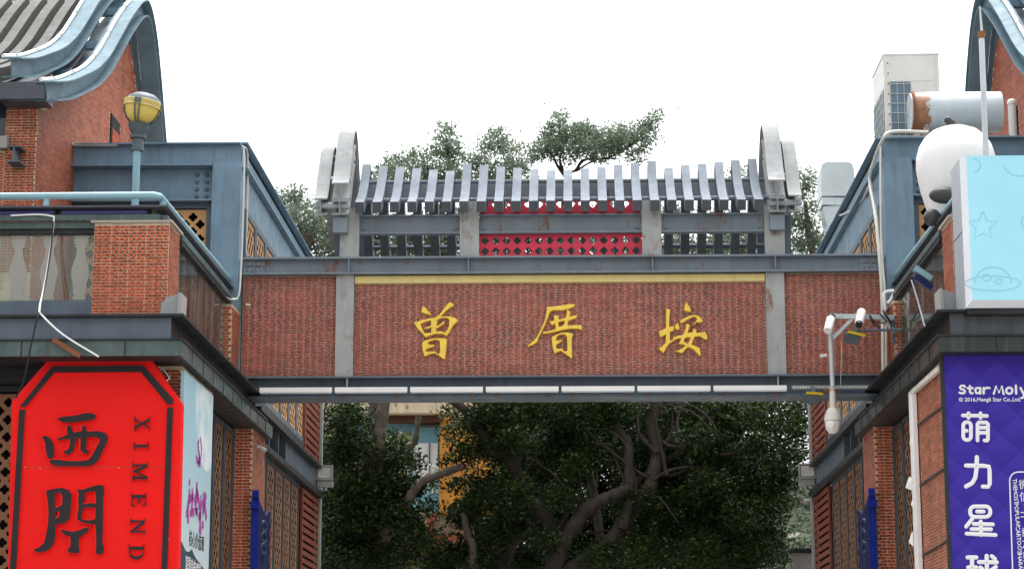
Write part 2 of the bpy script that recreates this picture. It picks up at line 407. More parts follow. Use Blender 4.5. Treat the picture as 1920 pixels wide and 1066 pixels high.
def facade_lattice(parent, X, y0, y1, z0, z1, mat, pitch=.26, R=.085):
    M = Matrix.Rotation(rad(90) if not MIR[0] else rad(-90), 4, 'Z'); M.translation = mv((X, (y0 + y1) / 2, z0))
    return link('lattice_panel', latticemesh(y1 - y0, z1 - z0, pitch, R, mat, 16, .004), parent, M=M)
def front_lattice(parent, Y, x0, x1, z0, z1, mat, pitch=.26, R=.075, n=24):
    M = Matrix.Translation(mv(((x0 + x1) / 2, Y, z0)))
    return link('lattice_panel', latticemesh(x1 - x0, z1 - z0, pitch, R, mat, n), parent, M=M)
def ring_frame(m, axis, c, a0, a1, z0, z1, wd, d0, d1):
    """a rectangular frame; axis 'x': lies in the plane X=c (a = Y), 'y': in the plane Y=c (a = X)"""
    for (p, q, r, s_) in ((a0, a0 + wd, z0, z1), (a1 - wd, a1, z0, z1), (a0 + wd, a1 - wd, z0, z0 + wd), (a0 + wd, a1 - wd, z1 - wd, z1)):
        if axis == 'x': m.box(c + d0, c + d1, p, q, r, s_)
        else: m.box(p, q, c + d0, c + d1, r, s_)
    return m
def text_part(name, body, size, M, mat, parent, ext=.003, bold=.0):
    c = bpy.data.curves.new(name, 'FONT'); c.body = body; c.size = size; c.extrude = ext; c.offset = bold; c.align_x = 'LEFT'; c.resolution_u = 2
    o = bpy.data.objects.new(name, c); COL.objects.link(o); bpy.context.view_layer.update()
    me = bpy.data.meshes.new_from_object(o.evaluated_get(bpy.context.evaluated_depsgraph_get())); bpy.data.objects.remove(o)
    me.materials.clear(); me.materials.append(MATS[mat]); return link(name, me, parent, M=M)
FRONT = Matrix(((1, 0, 0, 0), (0, 0, -1, 0), (0, 1, 0, 0), (0, 0, 0, 1)))   # text in the X-Z plane facing the camera

# ------------------------------------------------------------------ ground
g = MB().add([(-400, -60, 0), (400, -60, 0), (400, 600, 0), (-400, 600, 0)], [(0, 1, 2, 3)]).build('ground', 'paving'); g['kind'] = 'structure'
st = MB().add([(-5.7, -40, .004), (5.26, -40, .004), (5.26, 56, .004), (-5.7, 56, .004)], [(0, 1, 2, 3)]).build('street', 'concrete'); st['kind'] = 'structure'

# ------------------------------------------------------------------ the two flanking buildings (the right one mirrors the left about X = -0.22)
def ibeam_x(m, x0, x1, yf, z0, z1, d=.16, tf=.025, tw=.02):
    """beam along X, web set back from the front edge of its flanges at yf"""
    m.box(x0, x1, yf, yf + d * 2, z1 - tf, z1); m.box(x0, x1, yf, yf + d * 2, z0, z0 + tf); m.box(x0, x1, yf + d, yf + d + tw, z0 + tf, z1 - tf); return m
def ibeam_y(m, y0, y1, xf, z0, z1, d=.16, tf=.025, tw=.02):
    m.box(xf - d * 2, xf, y0, y1, z1 - tf, z1); m.box(xf - d * 2, xf, y0, y1, z0, z0 + tf); m.box(xf - d - tw, xf - d, y0, y1, z0 + tf, z1 - tf); return m
ARCH = [(34.29, 12.04), (35.22, 12.34), (36.08, 12.68), (37.25, 13.19), (38.19, 13.73), (38.93, 14.28), (39.75, 14.92), (40.62, 15.52), (41.15, 15.82), (41.6, 15.95), (42.1, 15.8), (42.6, 15.4), (43.1, 14.75), (43.6, 14.0), (44.1, 13.3), (44.8, 12.5), (45.6, 12.0)]
def building(label, fas, ledge):
    r = thing('shop_building', label, 'building', (-9, 36, 0))
    L, H = .265, .0478
    # masses
    MB().box(-15, -6.25, 31.9, 49.6, 0, 6.6).box(-15, -6.3, 38.1, 49.6, 7.3, 11.7).build('inner_wall', 'dark_interior', r)
    MB().box(-15, -5.95, 30.35, 38.1, 7.12, 7.2).build('terrace_floor', 'concrete', r)
    MB().box(-15, -6.03, 37.6, 49.9, 11.72, 11.79).build('roof_slab', 'concrete', r)
    # street corner of the lower floor: plain brick returns, then the pillar under the gate
    wl = MB().box(-6.6, -5.775, 30.93, 33.6, 0, 6.645).build('brick_wall', 'mortar', r)
    bricks(wl, (-6.6, 30.93, 3.2), (1, 0, 0), (0, -1, 0), .825, 3.44, L, H, 'brick_near', indiv=26)
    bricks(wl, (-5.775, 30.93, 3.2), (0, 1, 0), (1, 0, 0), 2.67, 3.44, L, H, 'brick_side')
    pl = MB().box(-6.6, -5.775, 38.0, 39.42, 0, 6.645).build('brick_pillar', 'mortar', r)
    bricks(pl, (-6.6, 38.0, 3.0), (1, 0, 0), (0, -1, 0), .825, 3.64, L, .056, 'brick_near', indiv=120)
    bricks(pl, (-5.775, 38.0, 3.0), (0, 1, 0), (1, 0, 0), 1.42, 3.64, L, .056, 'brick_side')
    # recessed lattice bay between wall and pillar
    for k in range(4):
        y = 33.75 + k * 1.05
        f = ring_frame(MB(), 'x', -6.15, y, y + 1.0, 2.6, 6.6, .07, -.05, .06).build('lattice_window', 'dark_steel', r)
        facade_lattice(f, -6.13, y + .075, y + .925, 2.675, 6.52, 'brown_panel')
    # front lattice bay, mostly behind the big sign
    for k in range(3):
        x = -6.66 - (k + 1) * 1.12
        f = ring_frame(MB(), 'y', 31.35, x, x + 1.08, 2.4, 6.42, .09, -.06, .06).build('lattice_window', 'black_steel', r)
        front_lattice(f, 31.33, x + .095, x + .985, 2.5, 6.3, 'brown_panel')
    MB().box(-13, -6.62, 31.1, 31.5, 6.43, 6.645).build('lintel_beam', 'black_steel', r)
    # ledge over the lower floor
    MB().box(-14, -5.60, 29.95, 38.0, 7.215, 7.25).build('ledge_plate', 'black_steel', r)
    MB().box(-14, -5.80, 30.08, 30.12, 6.90, 7.213).build('ledge_web', ledge, r)
    MB().box(-5.84, -5.80, 30.12, 38.0, 6.90, 7.213).build('side_web', 'black_steel', r)  # black paints in the channel shade; the front web is lighter
    MB().box(-14, -5.60, 30.0, 38.6, 6.875, 6.898).build('ledge_flange', 'black_steel', r)
    MB().box(-14, -5.63, 30.03, 30.06, 6.652, 6.873).box(-5.66, -5.63, 30.06, 39.42, 6.652, 6.873).build('fascia', fas, r)
    MB().box(-14, -5.665, 30.065, 39.42, 6.648, 6.70).build('soffit', 'black_steel', r)  # black paints in the shade under the ledge
    js = MB()
    for k in range(9): js.box(-5.628, -5.622, 30.9 + k * .95, 30.915 + k * .95, 6.655, 6.87)
    for x in (-6.45, -7.95, -9.4): js.box(x, x + .02, 30.022, 30.028, 6.655, 6.87)
    js.build('fascia_joint', 'black_steel', r)
    # terrace balustrade: brick pillar, glass, channels, rail
    bp = MB().box(-7.22, -6.085, 31.2, 32.02, 7.25, 8.875).build('brick_pillar', 'mortar', r)
    bricks(bp, (-7.22, 31.2, 7.26), (1, 0, 0), (0, -1, 0), 1.135, 1.61, L, H, 'brick_near', indiv=150)
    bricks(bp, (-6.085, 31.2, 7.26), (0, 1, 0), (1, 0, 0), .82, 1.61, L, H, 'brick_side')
    MB().box(-7.27, -6.035, 31.15, 32.07, 8.876, 8.912).build('pillar_cap', 'stone_cap', bp)
    pp = MB().box(-6.45, -6.02, 36.8, 37.62, 7.25, 8.70).build('brick_pier', 'mortar', r)
    bricks(pp, (-6.45, 36.8, 7.26), (1, 0, 0), (0, -1, 0), .43, 1.43, L, .056, 'brick_near')
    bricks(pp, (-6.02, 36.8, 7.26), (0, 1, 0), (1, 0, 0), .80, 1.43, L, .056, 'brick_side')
    gl = MB().box(-14, -7.225, 31.34, 31.352, 7.72, 8.73).build('glass_pane', 'balustrade_glass', r)
    MB().box(-6.13, -6.118, 32.03, 36.78, 7.5, 8.72).build('glass_pane', 'balustrade_glass', r)
    for k in range(5):
        x = P(151 - 58.6 * k, 500, 31.34).x
        vz = [(.0, .10), (.05, .10), (.052, .085), (.09, .085), (.10, .10), (.19, .10), (.21, .11), (.25, .105), (.30, .12), (.38, .136), (.45, .137), (.53, .12), (.60, .095), (.68, .072), (.76, .062), (.80, .062), (.81, .10), (.83, .10), (.835, .07), (.86, .11), (.88, .11), (.885, .08), (.91, .12), (.93, .12), (.935, .09), (.97, .125), (.99, .125)]
        pts = [(x + a, 7.73 + z) for z, a in vz] + [(x - a, 7.73 + z) for z, a in reversed(vz)]
        MB().plate(pts, [], (0, 31.336, 0), (1, 0, 0), (0, 0, 1), (0, -1, 0), .003).build('frosted_baluster', 'frosted_print', gl)
    MB().box(-14, -7.225, 31.24, 31.46, 7.26, 7.70).build('bottom_channel', 'slate_steel', r)
    MB().box(-14, -7.23, 31.26, 31.44, 8.735, 8.80).box(-6.21, -6.05, 32.08, 36.9, 8.725, 8.80).build('glass_channel', 'black_steel', r)
    MB().box(-14, -6.22, 31.15, 31.20, 8.915, 9.0).box(-14, -6.22, 31.22, 31.46, 8.805, 8.914).box(-6.20, -6.04, 32.08, 36.95, 8.805, 8.875).build('top_channel', 'green_fascia', r)
    MB().box(-6.22, -6.12, 31.22, 37.4, 8.915, 9.0).build('side_channel', 'slate_steel', r)
    MB().box(-14, -6.10, 31.08, 31.5, 9.10, 9.125).box(-6.5, -6.10, 31.5, 37.45, 9.10, 9.125).build('top_plate', 'dark_steel', r)
    MB().box(-14, -6.4, 31.35, 31.40, 9.0, 9.10).box(-6.35, -6.3, 31.6, 37.4, 9.0, 9.10).build('plate_web', 'black_steel', r)
    h = MB().tube([(-14, 31.12, 9.285), (-6.33, 31.12, 9.285), (-6.25, 31.2, 9.285), (-6.2, 37.5, 9.285)], .055, 12).build('handrail', 'rail_blue', r, smooth=True)
    for x in (-7.95, -9.6, -11.2): MB().tube([(x, 31.12, 9.126), (x, 31.12, 9.235)], .045, 10).build('rail_post', 'rail_blue', h, smooth=True)
    for y in (31.3, 33.2, 35.1, 37.0): MB().tube([(-6.22, y, 9.126), (-6.22, y, 9.235)], .045, 10).build('rail_post', 'rail_blue', h, smooth=True)
    # upper block: beams, column, lattice windows to the terrace
    b = MB(); b.box(-9.16, -6.05, 37.36, 37.66, 11.79, 11.815); b.box(-9.16, -6.05, 37.50, 37.53, 11.42, 11.79); b.box(-9.16, -6.56, 37.36, 37.66, 11.385, 11.415)
    b.build('roof_beam', 'blue_steel', r, label='upper beam with rust along its lower flange')
    b = MB(); b.box(-9.16, -6.555, 37.62, 37.65, 10.78, 11.38); b.box(-9.16, -6.555, 37.45, 37.65, 10.745, 10.775); b.box(-7.98, -7.955, 37.5, 37.62, 10.78, 11.38)
    b = b.build('wall_beam', 'blue_steel', r)
    bo = MB()
    for x in (-6.86, -6.68):
        for k in range(4): bo.lathe([(.0, .035), (.035, .03), (.045, 0)], (x, 37.62, 10.86 + k * .135), 8, ax=(0, -1, 0))
    bo.build('bolt', 'slate_steel', b, kind='stuff')
    c = MB(); c.box(-6.55, -6.03, 37.44, 37.50, 7.26, 11.46); c.box(-6.09, -6.03, 37.50, 37.95, 7.26, 11.42); c.box(-6.55, -6.5, 37.5, 37.95, 7.26, 11.42)
    c.build('corner_column', 'blue_steel', r)
    for (x0, x1) in ((-9.14, -8.28), (-8.27, -7.42), (-7.41, -6.57)):
        f = ring_frame(MB(), 'y', 37.7, x0, x1, 7.3, 10.74, .1, -.08, .02).build('lattice_window', 'slate_steel', r)
        front_lattice(f, 37.66, x0 + .105, x1 - .105, 7.4, 10.62, 'tan_panel', .27, .085)
    MB().box(-9.2, -6.5, 37.95, 38.0, 7.3, 11.3).build('back_wall', 'dark_interior', r)
    # upper block: street facade
    b = MB(); ibeam_y(b, 37.55, 49.85, -5.93, 11.38, 11.86, .10); b.box(-6.05, -6.03, 37.95, 49.7, 10.72, 11.37)
    b.build('eaves_beam', 'blue_steel', r)
    for k in range(-3, 4):
        y = 41.98 + 1.28 * k; f = ring_frame(MB(), 'x', -5.99, y - .2, y + 1.05, 7.50, 10.70, .11, -.05, .0).build('lattice_window', 'slate_steel', r)
        facade_lattice(f, -6.015, y - .085, y + .935, 7.615, 10.585, 'tan_panel')
    MB().box(-6.02, -5.85, 39.45, 49.6, 7.20, 7.27).box(-6.0, -5.97, 39.45, 47.0, 7.28, 7.49).build('sill_beam', 'black_steel', r)
    fp = MB().box(-6.02, -5.99, 43.8, 49.6, 6.68, 7.19).build('facade_panel', 'slate_steel', r)
    for y in (39.5, 41.3, 42.6, 43.7): MB().box(-6.12, -5.96, y, y + .08, 6.68, 7.19).build('stub_post', 'slate_steel', r)
    MB().box(-6.05, -5.86, 39.45, 49.6, 6.55, 6.66).build('lower_beam', 'black_steel', r)
    for k in range(-1, 4):
        y = 41.57 + 1.22 * k; f = ring_frame(MB(), 'x', -5.99, y - .18, y + 1.02, 2.3, 6.54, .1, -.05, .0).build('lattice_window', 'dark_steel', r)
        facade_lattice(f, -6.015, y - .075, y + .915, 2.405, 6.435, 'brown_panel')
    for (y0, y1, z0, z1) in ((46.75, 49.45, 7.32, 11.3), (46.55, 49.45, 2.0, 6.50)):
        lv = MB().box(-6.0, -5.95, y0, y0 + .10, z0, z1).build('louvre_screen', 'wood_slat', r)
        MB().box(-6.0, -5.95, y1 - .06, y1, z0, z1).build('stile', 'wood_slat', lv)
        MB().box(-6.2, -6.05, y0 + .02, y1 - .02, z0, z1).build('backing', 'dark_interior', lv)
        z = z0 + .03
        while z < z1 - .1:
            MB().obox((-5.985, (y0 + y1) / 2 + .02, z + .055), (0, (y1 - y0) / 2 - .085, 0), (.03, 0, -.012), (.006, 0, .05)).build('slat', 'wood_slat', lv); z += .168
    MB().box(-6.06, -5.92, 49.62, 49.85, 0, 11.36).build('end_post', 'post_steel', r)
    # gabled roof tower behind the terrace
    gw = [(34.9, 7.25)] + [(34.9, 11.85)] + [(y, z - (.40 if y < 41.2 else .75)) for y, z in ARCH[1:-2]] + [(45.0, 11.7), (45.0, 7.25)]
    w_ = MB().prism([(-9.13, y, z) for y, z in gw], (-.3, 0, 0)); w_.box(-9.67, -9.435, 34.9, 35.3, 7.25, 11.93).box(-14, -9.67, 34.9, 35.3, 7.25, 11.02)
    w_ = w_.build('gable_wall', 'mortar', r)
    prof = [(V((0, a[0], 0)), V((0, b_[0], 0)), a[1], b_[1]) for a, b_ in zip(ARCH, ARCH[1:])]
    def under(cc):
        y, z = cc.y, cc.z
        if 40.35 < y < 41.25 and z < 13.27: return False
        if y < 35.3: return z < 11.82
        for a, b_, z0, z1 in prof:
            if a.y <= y <= b_.y: return z < z0 + (z1 - z0) * (y - a.y) / max(1e-6, b_.y - a.y) - (.44 if y < 41.2 else .80)
        return False
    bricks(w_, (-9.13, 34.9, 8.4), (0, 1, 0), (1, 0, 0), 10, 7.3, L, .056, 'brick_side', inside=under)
    bricks(w_, (-9.67, 34.9, 8.9), (1, 0, 0), (0, -1, 0), .54, 3.0, L, .0478, 'brick_near', indiv=24)
    bricks(w_, (-12.0, 34.9, 7.3), (1, 0, 0), (0, -1, 0), 2.33, 3.7, L, .0478, 'brick_near')
    s_ = MB().box(-9.125, -9.10, 40.4, 41.2, 11.8, 13.25).build('slot_opening', 'dark_interior', w_)
    bricks(s_, (-9.10, 40.5, 11.8), (0, 1, 0), (1, 0, 0), .62, 1.2, L, .07, 'brick_near')
    MB().box(-9.66, -8.88, 34.32, 34.9, 11.76, 12.06).box(-14, -9.66, 34.32, 34.95, 11.9, 12.1).build('eaves_box', 'dark_steel', r)
    MB().box(-10.6, -9.60, 34.75, 34.98, 11.03, 11.24).build('window_sill', 'concrete', r)
    MB().box(-10.6, -9.675, 35.15, 35.2, 11.26, 12.2).build('window_opening', 'window_glass', r)
    s_ = MB(); s_.box(-9.52, -9.30, 34.5, 34.89, 10.98, 11.0); s_.box(-9.52, -9.30, 34.5, 34.89, 10.72, 10.74); s_.box(-9.42, -9.40, 34.5, 34.89, 10.74, 10.98)
    s_.build('beam_stub', 'slate_steel', r)
    def carve(x, dz, nm, sh=0, web_h=.30, hw=.19):
        pa = spline([(x, y + sh, z + dz) for y, z in ARCH], 5)
        m = MB(); m.strip(pa, x - .012, x + .012, -web_h, -.012); m.strip(pa, x - hw, x + hw, -.012, .012); m.strip(pa, x - hw, x + hw, -web_h - .022, -web_h)
        return m.build(nm, 'light_blue_steel', r), pa
    carve(-8.86, 0, 'curved_beam'); carve(-9.47, .42, 'curved_beam')
    m = MB(); pa = spline([(0, y, z - .47) for y, z in ARCH[7:]], 5); m.strip(pa, -9.28, -9.12, -.16, 0); m.build('barge_board', 'slate_steel', r)
    m = MB(); pa = spline([(0, y, z) for y, z in ARCH], 4); m.strip(pa, -9.46, -9.06, -.31, -.28); m.build('soffit_plate', 'slate_steel', r)
    m = MB(); pa = spline([(0, y, z) for y, z in ARCH[:6]], 4); m.strip(pa, -13.5, -9.29, -.12, -.09); m.build('roof_deck', 'dark_steel', r)
    for i in (3, 5, 7, 9, 12):
        y, z = ARCH[i]; MB().box(-9.46, -8.87, y - .05, y + .1, z - .18, z - .03).build('cross_bar', 'blue_steel', r)
    for k in range(9):
        x = -9.98 - k * .36; pa = spline([(x, y, z + .25 - .02 * abs(k)) for y, z in ARCH[:-5]], 3)
        m = MB(); m.strip(pa, x - .095, x + .095, -.24, 0); m.build('roof_rib', 'roof_rib_grey', r)
    MB().box(-13.2, -9.7, 35.4, 44.5, 11.6, 11.7).build('eaves_board', 'black_steel', r)
    for (x, dz, y0) in ((-8.94, .04, 0), (-9.6, .46, 0)):
        pa = [V((x, y - .02, z + dz)) for y, z in ARCH[0:9]]; pa = spline(pa, 4)
        t = MB().tube(pa, .035, 8).build('light_tube', 'white_paint', r, smooth=True)
        for p in pa[3::6]: MB().tube([p + V((-.06, 0, .02)), p + V((0, -.03, .06)), p + V((.06, 0, .0))], .010, 5).build('clip', 'grey_box', t)
    MB().tube([(-13, 40.9, 15.72), (-9.9, 40.9, 15.72)], .045, 8).build('light_tube', 'white_paint', r, smooth=True)
    return r
left = building('brick and blue steel shop building behind the red sign, on the left of the street', 'green_fascia', 'slate_steel')
MIR[0] = True
right = building('brick and blue steel shop building behind the purple banner, on the right of the street', 'black_fascia', 'dark_steel')
MIR[0] = False

# ------------------------------------------------------------------ the gate
G = 37.6
gate = thing('entrance_gate', 'brick and steel gate beam spanning the street with three gold characters', 'gate', (-.2, G, 7.1))
GX0, GX1 = -5.98, 5.54
m = MB(); m.box(GX0, GX1, G - .14, G + .5, 9.655, 9.69); m.box(GX0, GX1, G, G + .03, 9.41, 9.655); m.box(GX0, GX1, G - .14, G + .5, 9.375, 9.405)
tb = m.build('top_beam', 'gate_steel', gate)
m = MB(); m.box(GX0, GX1, G - .14, G + .5, 7.485, 7.515); m.box(GX0, GX1, G + .06, G + .09, 7.165, 7.485); m.box(GX0, GX1, G - .14, G + .5, 7.125, 7.162)
bb = m.build('bottom_beam', 'slate_steel', gate)  # darker than the top beam: shade below the overhang put into the colour
for px in (655, 879, 1223, 1453):
    q = P(px, 500, G); MB().box(q.x - .012, q.x + .012, G - .12, G, 9.405, 9.655).build('stiffener', 'gate_steel', tb)
for px in (652, 1458): q = P(px, 717, G); MB().box(q.x - .012, q.x + .012, G - .12, G, 7.2, 7.485).build('stiffener', 'post_steel', bb)
for sgn, x in ((1, GX0 + .02), (-1, GX1 - .42)):
    m = MB().box(x, x + .40, G - .03, G - .002, 9.42, 9.53).box(x, x + .40, G - .03, G - .002, 9.54, 9.65).build('splice_plate', 'gate_steel', tb)
    q = MB()
    for i in (.12, .27):
        q.lathe([(0, .03), (.04, .025), (.042, 0)], (x + i, G - .03, 9.59), 8, ax=(0, -1, 0)); q.lathe([(.035, 0), (.035, .06), (.02, .07), (.02, .1), (0, .1)], (x + i, G - .08, 9.405), 6)
        q.lathe([(.035, 0), (.035, .05), (0, .06)], (x + i, G - .08, 9.69), 6)
    q.build('bolt', 'gate_steel', m, kind='stuff')
PA, PB = (-4.27, -3.95), (3.44, 3.77)
for (a, b) in (PA, PB): MB().box(a, b, G - .06, G + .3, 7.517, 9.373).build('steel_post', 'post_steel', gate)
for (a, b, zt) in ((GX0 + .01, PA[0] - .005, 9.37), (PA[1] + .005, PB[0] - .005, 9.22), (PB[1] + .005, GX1 - .01, 9.37)):
    pnl = MB().box(a, b, G + .05, G + .25, 7.517, 9.372).build('brick_panel', 'mortar', gate)
    bricks(pnl, (a, G + .05, 7.52), (1, 0, 0), (0, -1, 0), b - a, zt - 7.52, .25, .0307, 'brick_gate', gap=.0105, per=.125)
MB().box(PA[1] + .01, PB[0] - .01, G - .02, G + .045, 9.225, 9.355).build('yellow_strip', 'yellow_strip', gate)
# gold characters, traced outlines with a bevelled body
def bev(m, loops, O, s, t):
    """outline (pixels in a zoom of scale s at px origin O) -> raised body with a smaller front"""
    outer, holes = loops[0], loops[1:]
    def w(q): return P(O[0] + q[0] / s, O[1] + q[1] / s, G + .05)
    def inset(L, d):
        r = []; k = len(L); area = sum(L[i][0] * L[(i + 1) % k][1] - L[(i + 1) % k][0] * L[i][1] for i in range(k)); sg = 1 if area > 0 else -1
        for i in range(k):
            a, b, c = V(L[i - 1]), V(L[i]), V(L[(i + 1) % k]); e1 = (b - a).normalized(); e2 = (c - b).normalized()
            n1 = V((-e1.y, e1.x)); n2 = V((-e2.y, e2.x)); nn = n1 + n2
            nn = nn / max(nn.length, .6) if nn.length else n1
            r.append(tuple(b + nn * d * sg))
        return r
    i_out = inset(outer, 9); i_h = [inset(h, -9) for h in holes]
    rings = [([w(q) for q in A], [w(q) for q in B]) for A, B in zip([outer] + holes, [i_out] + i_h)]
    for A, B in rings:
        k = len(A); a0 = A; a1 = [q + V((0, -t * .6, 0)) for q in A]; b1 = [q + V((0, -t, 0)) for q in B]
        m.add(a0 + a1 + b1, [(i, (i + 1) % k, k + (i + 1) % k, k + i) for i in range(k)] + [(k + i, k + (i + 1) % k, 2 * k + (i + 1) % k, 2 * k + i) for i in range(k)])
    fl = [[V((q.x, q.z, 0)) for q in B] for A, B in rings]; tri = geometry.tessellate_polygon(fl)
    m.add([V((q.x, G + .05 - t, q.y)) for L_ in fl for q in L_], [tuple(T) for T in tri])
Z1 = [[[(262, 175), (290, 165), (320, 190), (360, 235), (405, 285), (400, 298), (350, 295), (290, 275), (250, 262), (246, 235)]],
      [[(495, 318), (530, 280), (570, 230), (620, 165), (655, 120), (685, 97), (720, 112), (752, 148), (740, 165), (690, 190), (640, 230), (590, 280), (550, 315), (620, 315), (700, 320), (760, 335), (800, 365), (820, 382), (800, 410), (755, 450), (720, 500), (690, 555), (660, 600), (640, 625), (610, 610), (560, 592), (500, 590), (430, 600), (370, 620), (320, 645), (290, 620), (250, 570), (200, 525), (160, 470), (135, 425), (140, 402), (200, 392), (270, 370), (350, 352), (430, 340)],
       [(240, 435), (300, 410), (395, 388), (398, 458), (340, 478), (285, 490), (295, 505), (330, 515), (400, 495), (400, 565), (345, 575), (300, 572), (270, 515)],
       [(492, 385), (530, 360), (590, 345), (645, 350), (672, 370), (675, 420), (665, 480), (640, 530), (605, 568), (590, 562), (575, 545), (480, 545), (482, 510), (530, 480), (610, 430), (605, 405), (580, 393), (540, 435), (490, 468)]],
      [[(265, 705), (320, 680), (400, 660), (500, 650), (580, 648), (648, 668), (640, 760), (630, 860), (620, 970), (600, 985), (550, 955), (500, 915), (440, 890), (370, 910), (305, 940), (280, 900), (262, 820), (255, 740)],
       [(345, 740), (370, 710), (430, 688), (490, 685), (525, 700), (530, 760), (535, 830), (530, 880), (508, 895), (468, 870), (465, 850), (400, 855), (325, 855), (322, 835), (360, 812), (420, 795), (460, 768), (455, 750), (400, 752)]]]
Z2 = [[[(410, 172), (480, 168), (560, 158), (650, 145), (740, 132), (830, 127), (848, 150), (840, 175), (790, 195), (740, 208), (660, 232), (590, 228), (510, 232), (470, 250), (450, 290), (420, 370), (385, 460), (340, 550), (300, 630), (275, 705), (240, 740), (180, 770), (118, 790), (110, 775), (160, 730), (220, 680), (260, 630), (300, 550), (345, 460), (380, 370), (400, 280), (408, 220)]],
      [[(445, 398), (520, 380), (520, 330), (510, 298), (560, 303), (597, 308), (597, 365), (690, 345), (705, 320), (715, 255), (722, 205), (750, 225), (788, 258), (770, 290), (765, 322), (820, 308), (865, 298), (888, 318), (870, 345), (810, 370), (750, 388), (738, 420), (738, 455), (830, 452), (900, 450), (940, 445), (960, 515), (945, 530), (880, 515), (800, 512), (720, 520), (620, 540), (520, 565), (430, 582), (380, 592), (345, 575), (355, 550), (420, 545), (540, 515), (545, 490), (540, 445), (520, 442), (490, 460), (470, 425)],
       [(595, 410), (650, 395), (685, 392), (675, 440), (650, 465), (608, 475), (597, 450)]],
      [[(488, 630), (550, 600), (620, 570), (690, 560), (760, 565), (825, 590), (805, 640), (800, 750), (805, 860), (805, 960), (790, 968), (740, 930), (680, 890), (630, 855), (580, 870), (535, 892), (510, 840), (490, 740), (484, 680)],
       [(565, 650), (590, 615), (640, 598), (690, 602), (718, 640), (722, 730), (725, 830), (715, 850), (690, 850), (660, 835), (662, 812), (600, 812), (560, 810), (560, 760), (610, 725), (658, 690), (655, 675), (610, 680), (565, 688)]]]
Z3 = [[[(232, 200), (300, 212), (290, 330), (285, 480), (355, 468), (358, 520), (350, 540), (300, 565), (292, 690), (340, 670), (335, 640), (420, 612), (490, 600), (520, 540), (535, 480), (540, 430), (610, 450), (590, 510), (565, 572), (640, 558), (655, 500), (705, 530), (700, 568), (780, 565), (840, 550), (860, 600), (878, 630), (860, 685), (810, 665), (750, 630), (680, 632), (655, 690), (630, 750), (680, 770), (750, 800), (765, 860), (772, 920), (755, 935), (720, 905), (670, 850), (620, 812), (570, 800), (530, 835), (490, 885), (440, 880), (390, 865), (360, 845), (430, 835), (490, 805), (525, 765), (480, 752), (420, 742), (440, 710), (465, 660), (420, 665), (350, 695), (290, 740), (250, 790), (215, 860), (195, 888), (155, 855), (118, 815), (170, 775), (225, 725), (230, 600), (150, 645), (130, 610), (115, 545), (170, 530), (230, 498), (230, 350)],
       [(510, 690), (530, 655), (570, 645), (605, 650), (590, 690), (570, 730), (525, 715)]],
      [[(540, 98), (570, 125), (600, 175), (622, 235), (610, 255), (560, 250), (510, 225), (515, 165)]],
      [[(418, 410), (435, 450), (445, 505), (430, 528), (385, 520), (360, 490), (390, 440)]],
      [[(445, 385), (520, 340), (600, 305), (680, 290), (730, 310), (780, 350), (805, 395), (760, 420), (700, 415), (680, 440), (635, 458), (650, 435), (690, 400), (705, 360), (690, 335), (650, 330), (590, 360), (520, 400), (465, 435)]]]
for nm, Zc, O in (('first', Z1, (760, 555)), ('second', Z2, (975, 555)), ('third', Z3, (1220, 555))):
    m = MB()
    for lp in Zc: bev(m, lp, O, 8.2, .085)
    m.build('gold_character', 'gold', gate, label=nm + ' gold brush character on the brick panel', recalc=True)
# roof frame on the gate
POSTS = [(-4.22, -3.87), (-2.05, -1.70), (1.24, 1.59), (3.44, 3.80)]
for (a, b) in POSTS:
    MB().box(a, b, G - .05, G + .02, 9.692, 10.72 if -3 < a < 3 else 10.62).box(a + .14, b - .14, G + .02, G + .3, 9.692, 10.6).build('roof_post', 'post_steel', gate)
for (a, b) in ((-4.15, -3.95), (3.5, 3.72)):
    MB().box(a, b, G + 2.2, G + 2.4, 9.692, 11.2).build('rear_post', 'slate_steel', gate)
for a in (-4.36, 3.85): MB().box(a, a + .1, G + .3, G + 2.3, 9.692, 10.5).build('side_plate', 'slate_steel', gate)
for (a, b) in ((POSTS[0][1], POSTS[1][0]), (POSTS[1][1], POSTS[2][0]), (POSTS[2][1], POSTS[3][0])):
    m = MB(); m.box(a + .004, b - .004, G - .02, G + .16, 10.455, 10.485); m.box(a + .004, b - .004, G + .05, G + .07, 10.17, 10.455); m.box(a + .004, b - .004, G - .02, G + .16, 10.135, 10.168)
    ml = m.build('tie_beam', 'gate_steel', gate); q = MB()
    for x in (a + .08, b - .08):
        for z in (10.24, 10.39): q.lathe([(0, .025), (.03, .02), (.035, 0)], (x, G + .05, z), 8, ax=(0, -1, 0))
    q.build('bolt', 'gate_steel', ml, kind='stuff')
for (z0, z1, rows) in ((9.692, 10.13, 2), (10.49, 10.80, 2)):
    a, b = POSTS[1][1] + .003, POSTS[2][0] - .003; holes = []; n_ = 15; pt = (b - a) / n_
    for rr in range(rows):
        for k in range(n_):
            cx = (k + .5) * pt; cz = ((.115 + rr * .195) if z0 < 10 else (.03 + rr * .17)) + (.02 if z0 < 10 else .01)
            if cz + .075 < z1 - z0 and cz - .075 > .004: holes.append(quatre(cx, cz, .073, 20))
    MB().plate([(0, 0), (b - a, 0), (b - a, z1 - z0), (0, z1 - z0)], holes, (a, G + .12, z0), (1, 0, 0), (0, 0, 1), (0, 1, 0), .03).build('red_lattice', 'red_panel', gate)
MB().tube([(-3.95, G + .70, 11.27), (3.62, G + .70, 11.27)], .04, 10).build('ridge_pipe', 'rib_steel', gate, smooth=True)
MB().tube([(-3.95, G + .14, 10.79), (3.62, G + .14, 10.79)], .045, 10).build('ridge_pipe', 'rib_steel', gate, smooth=True)
MB().box(-3.95, 3.62, G + .85, G + .88, 10.93, 11.29).build('ridge_plate', 'ridge_steel', gate)
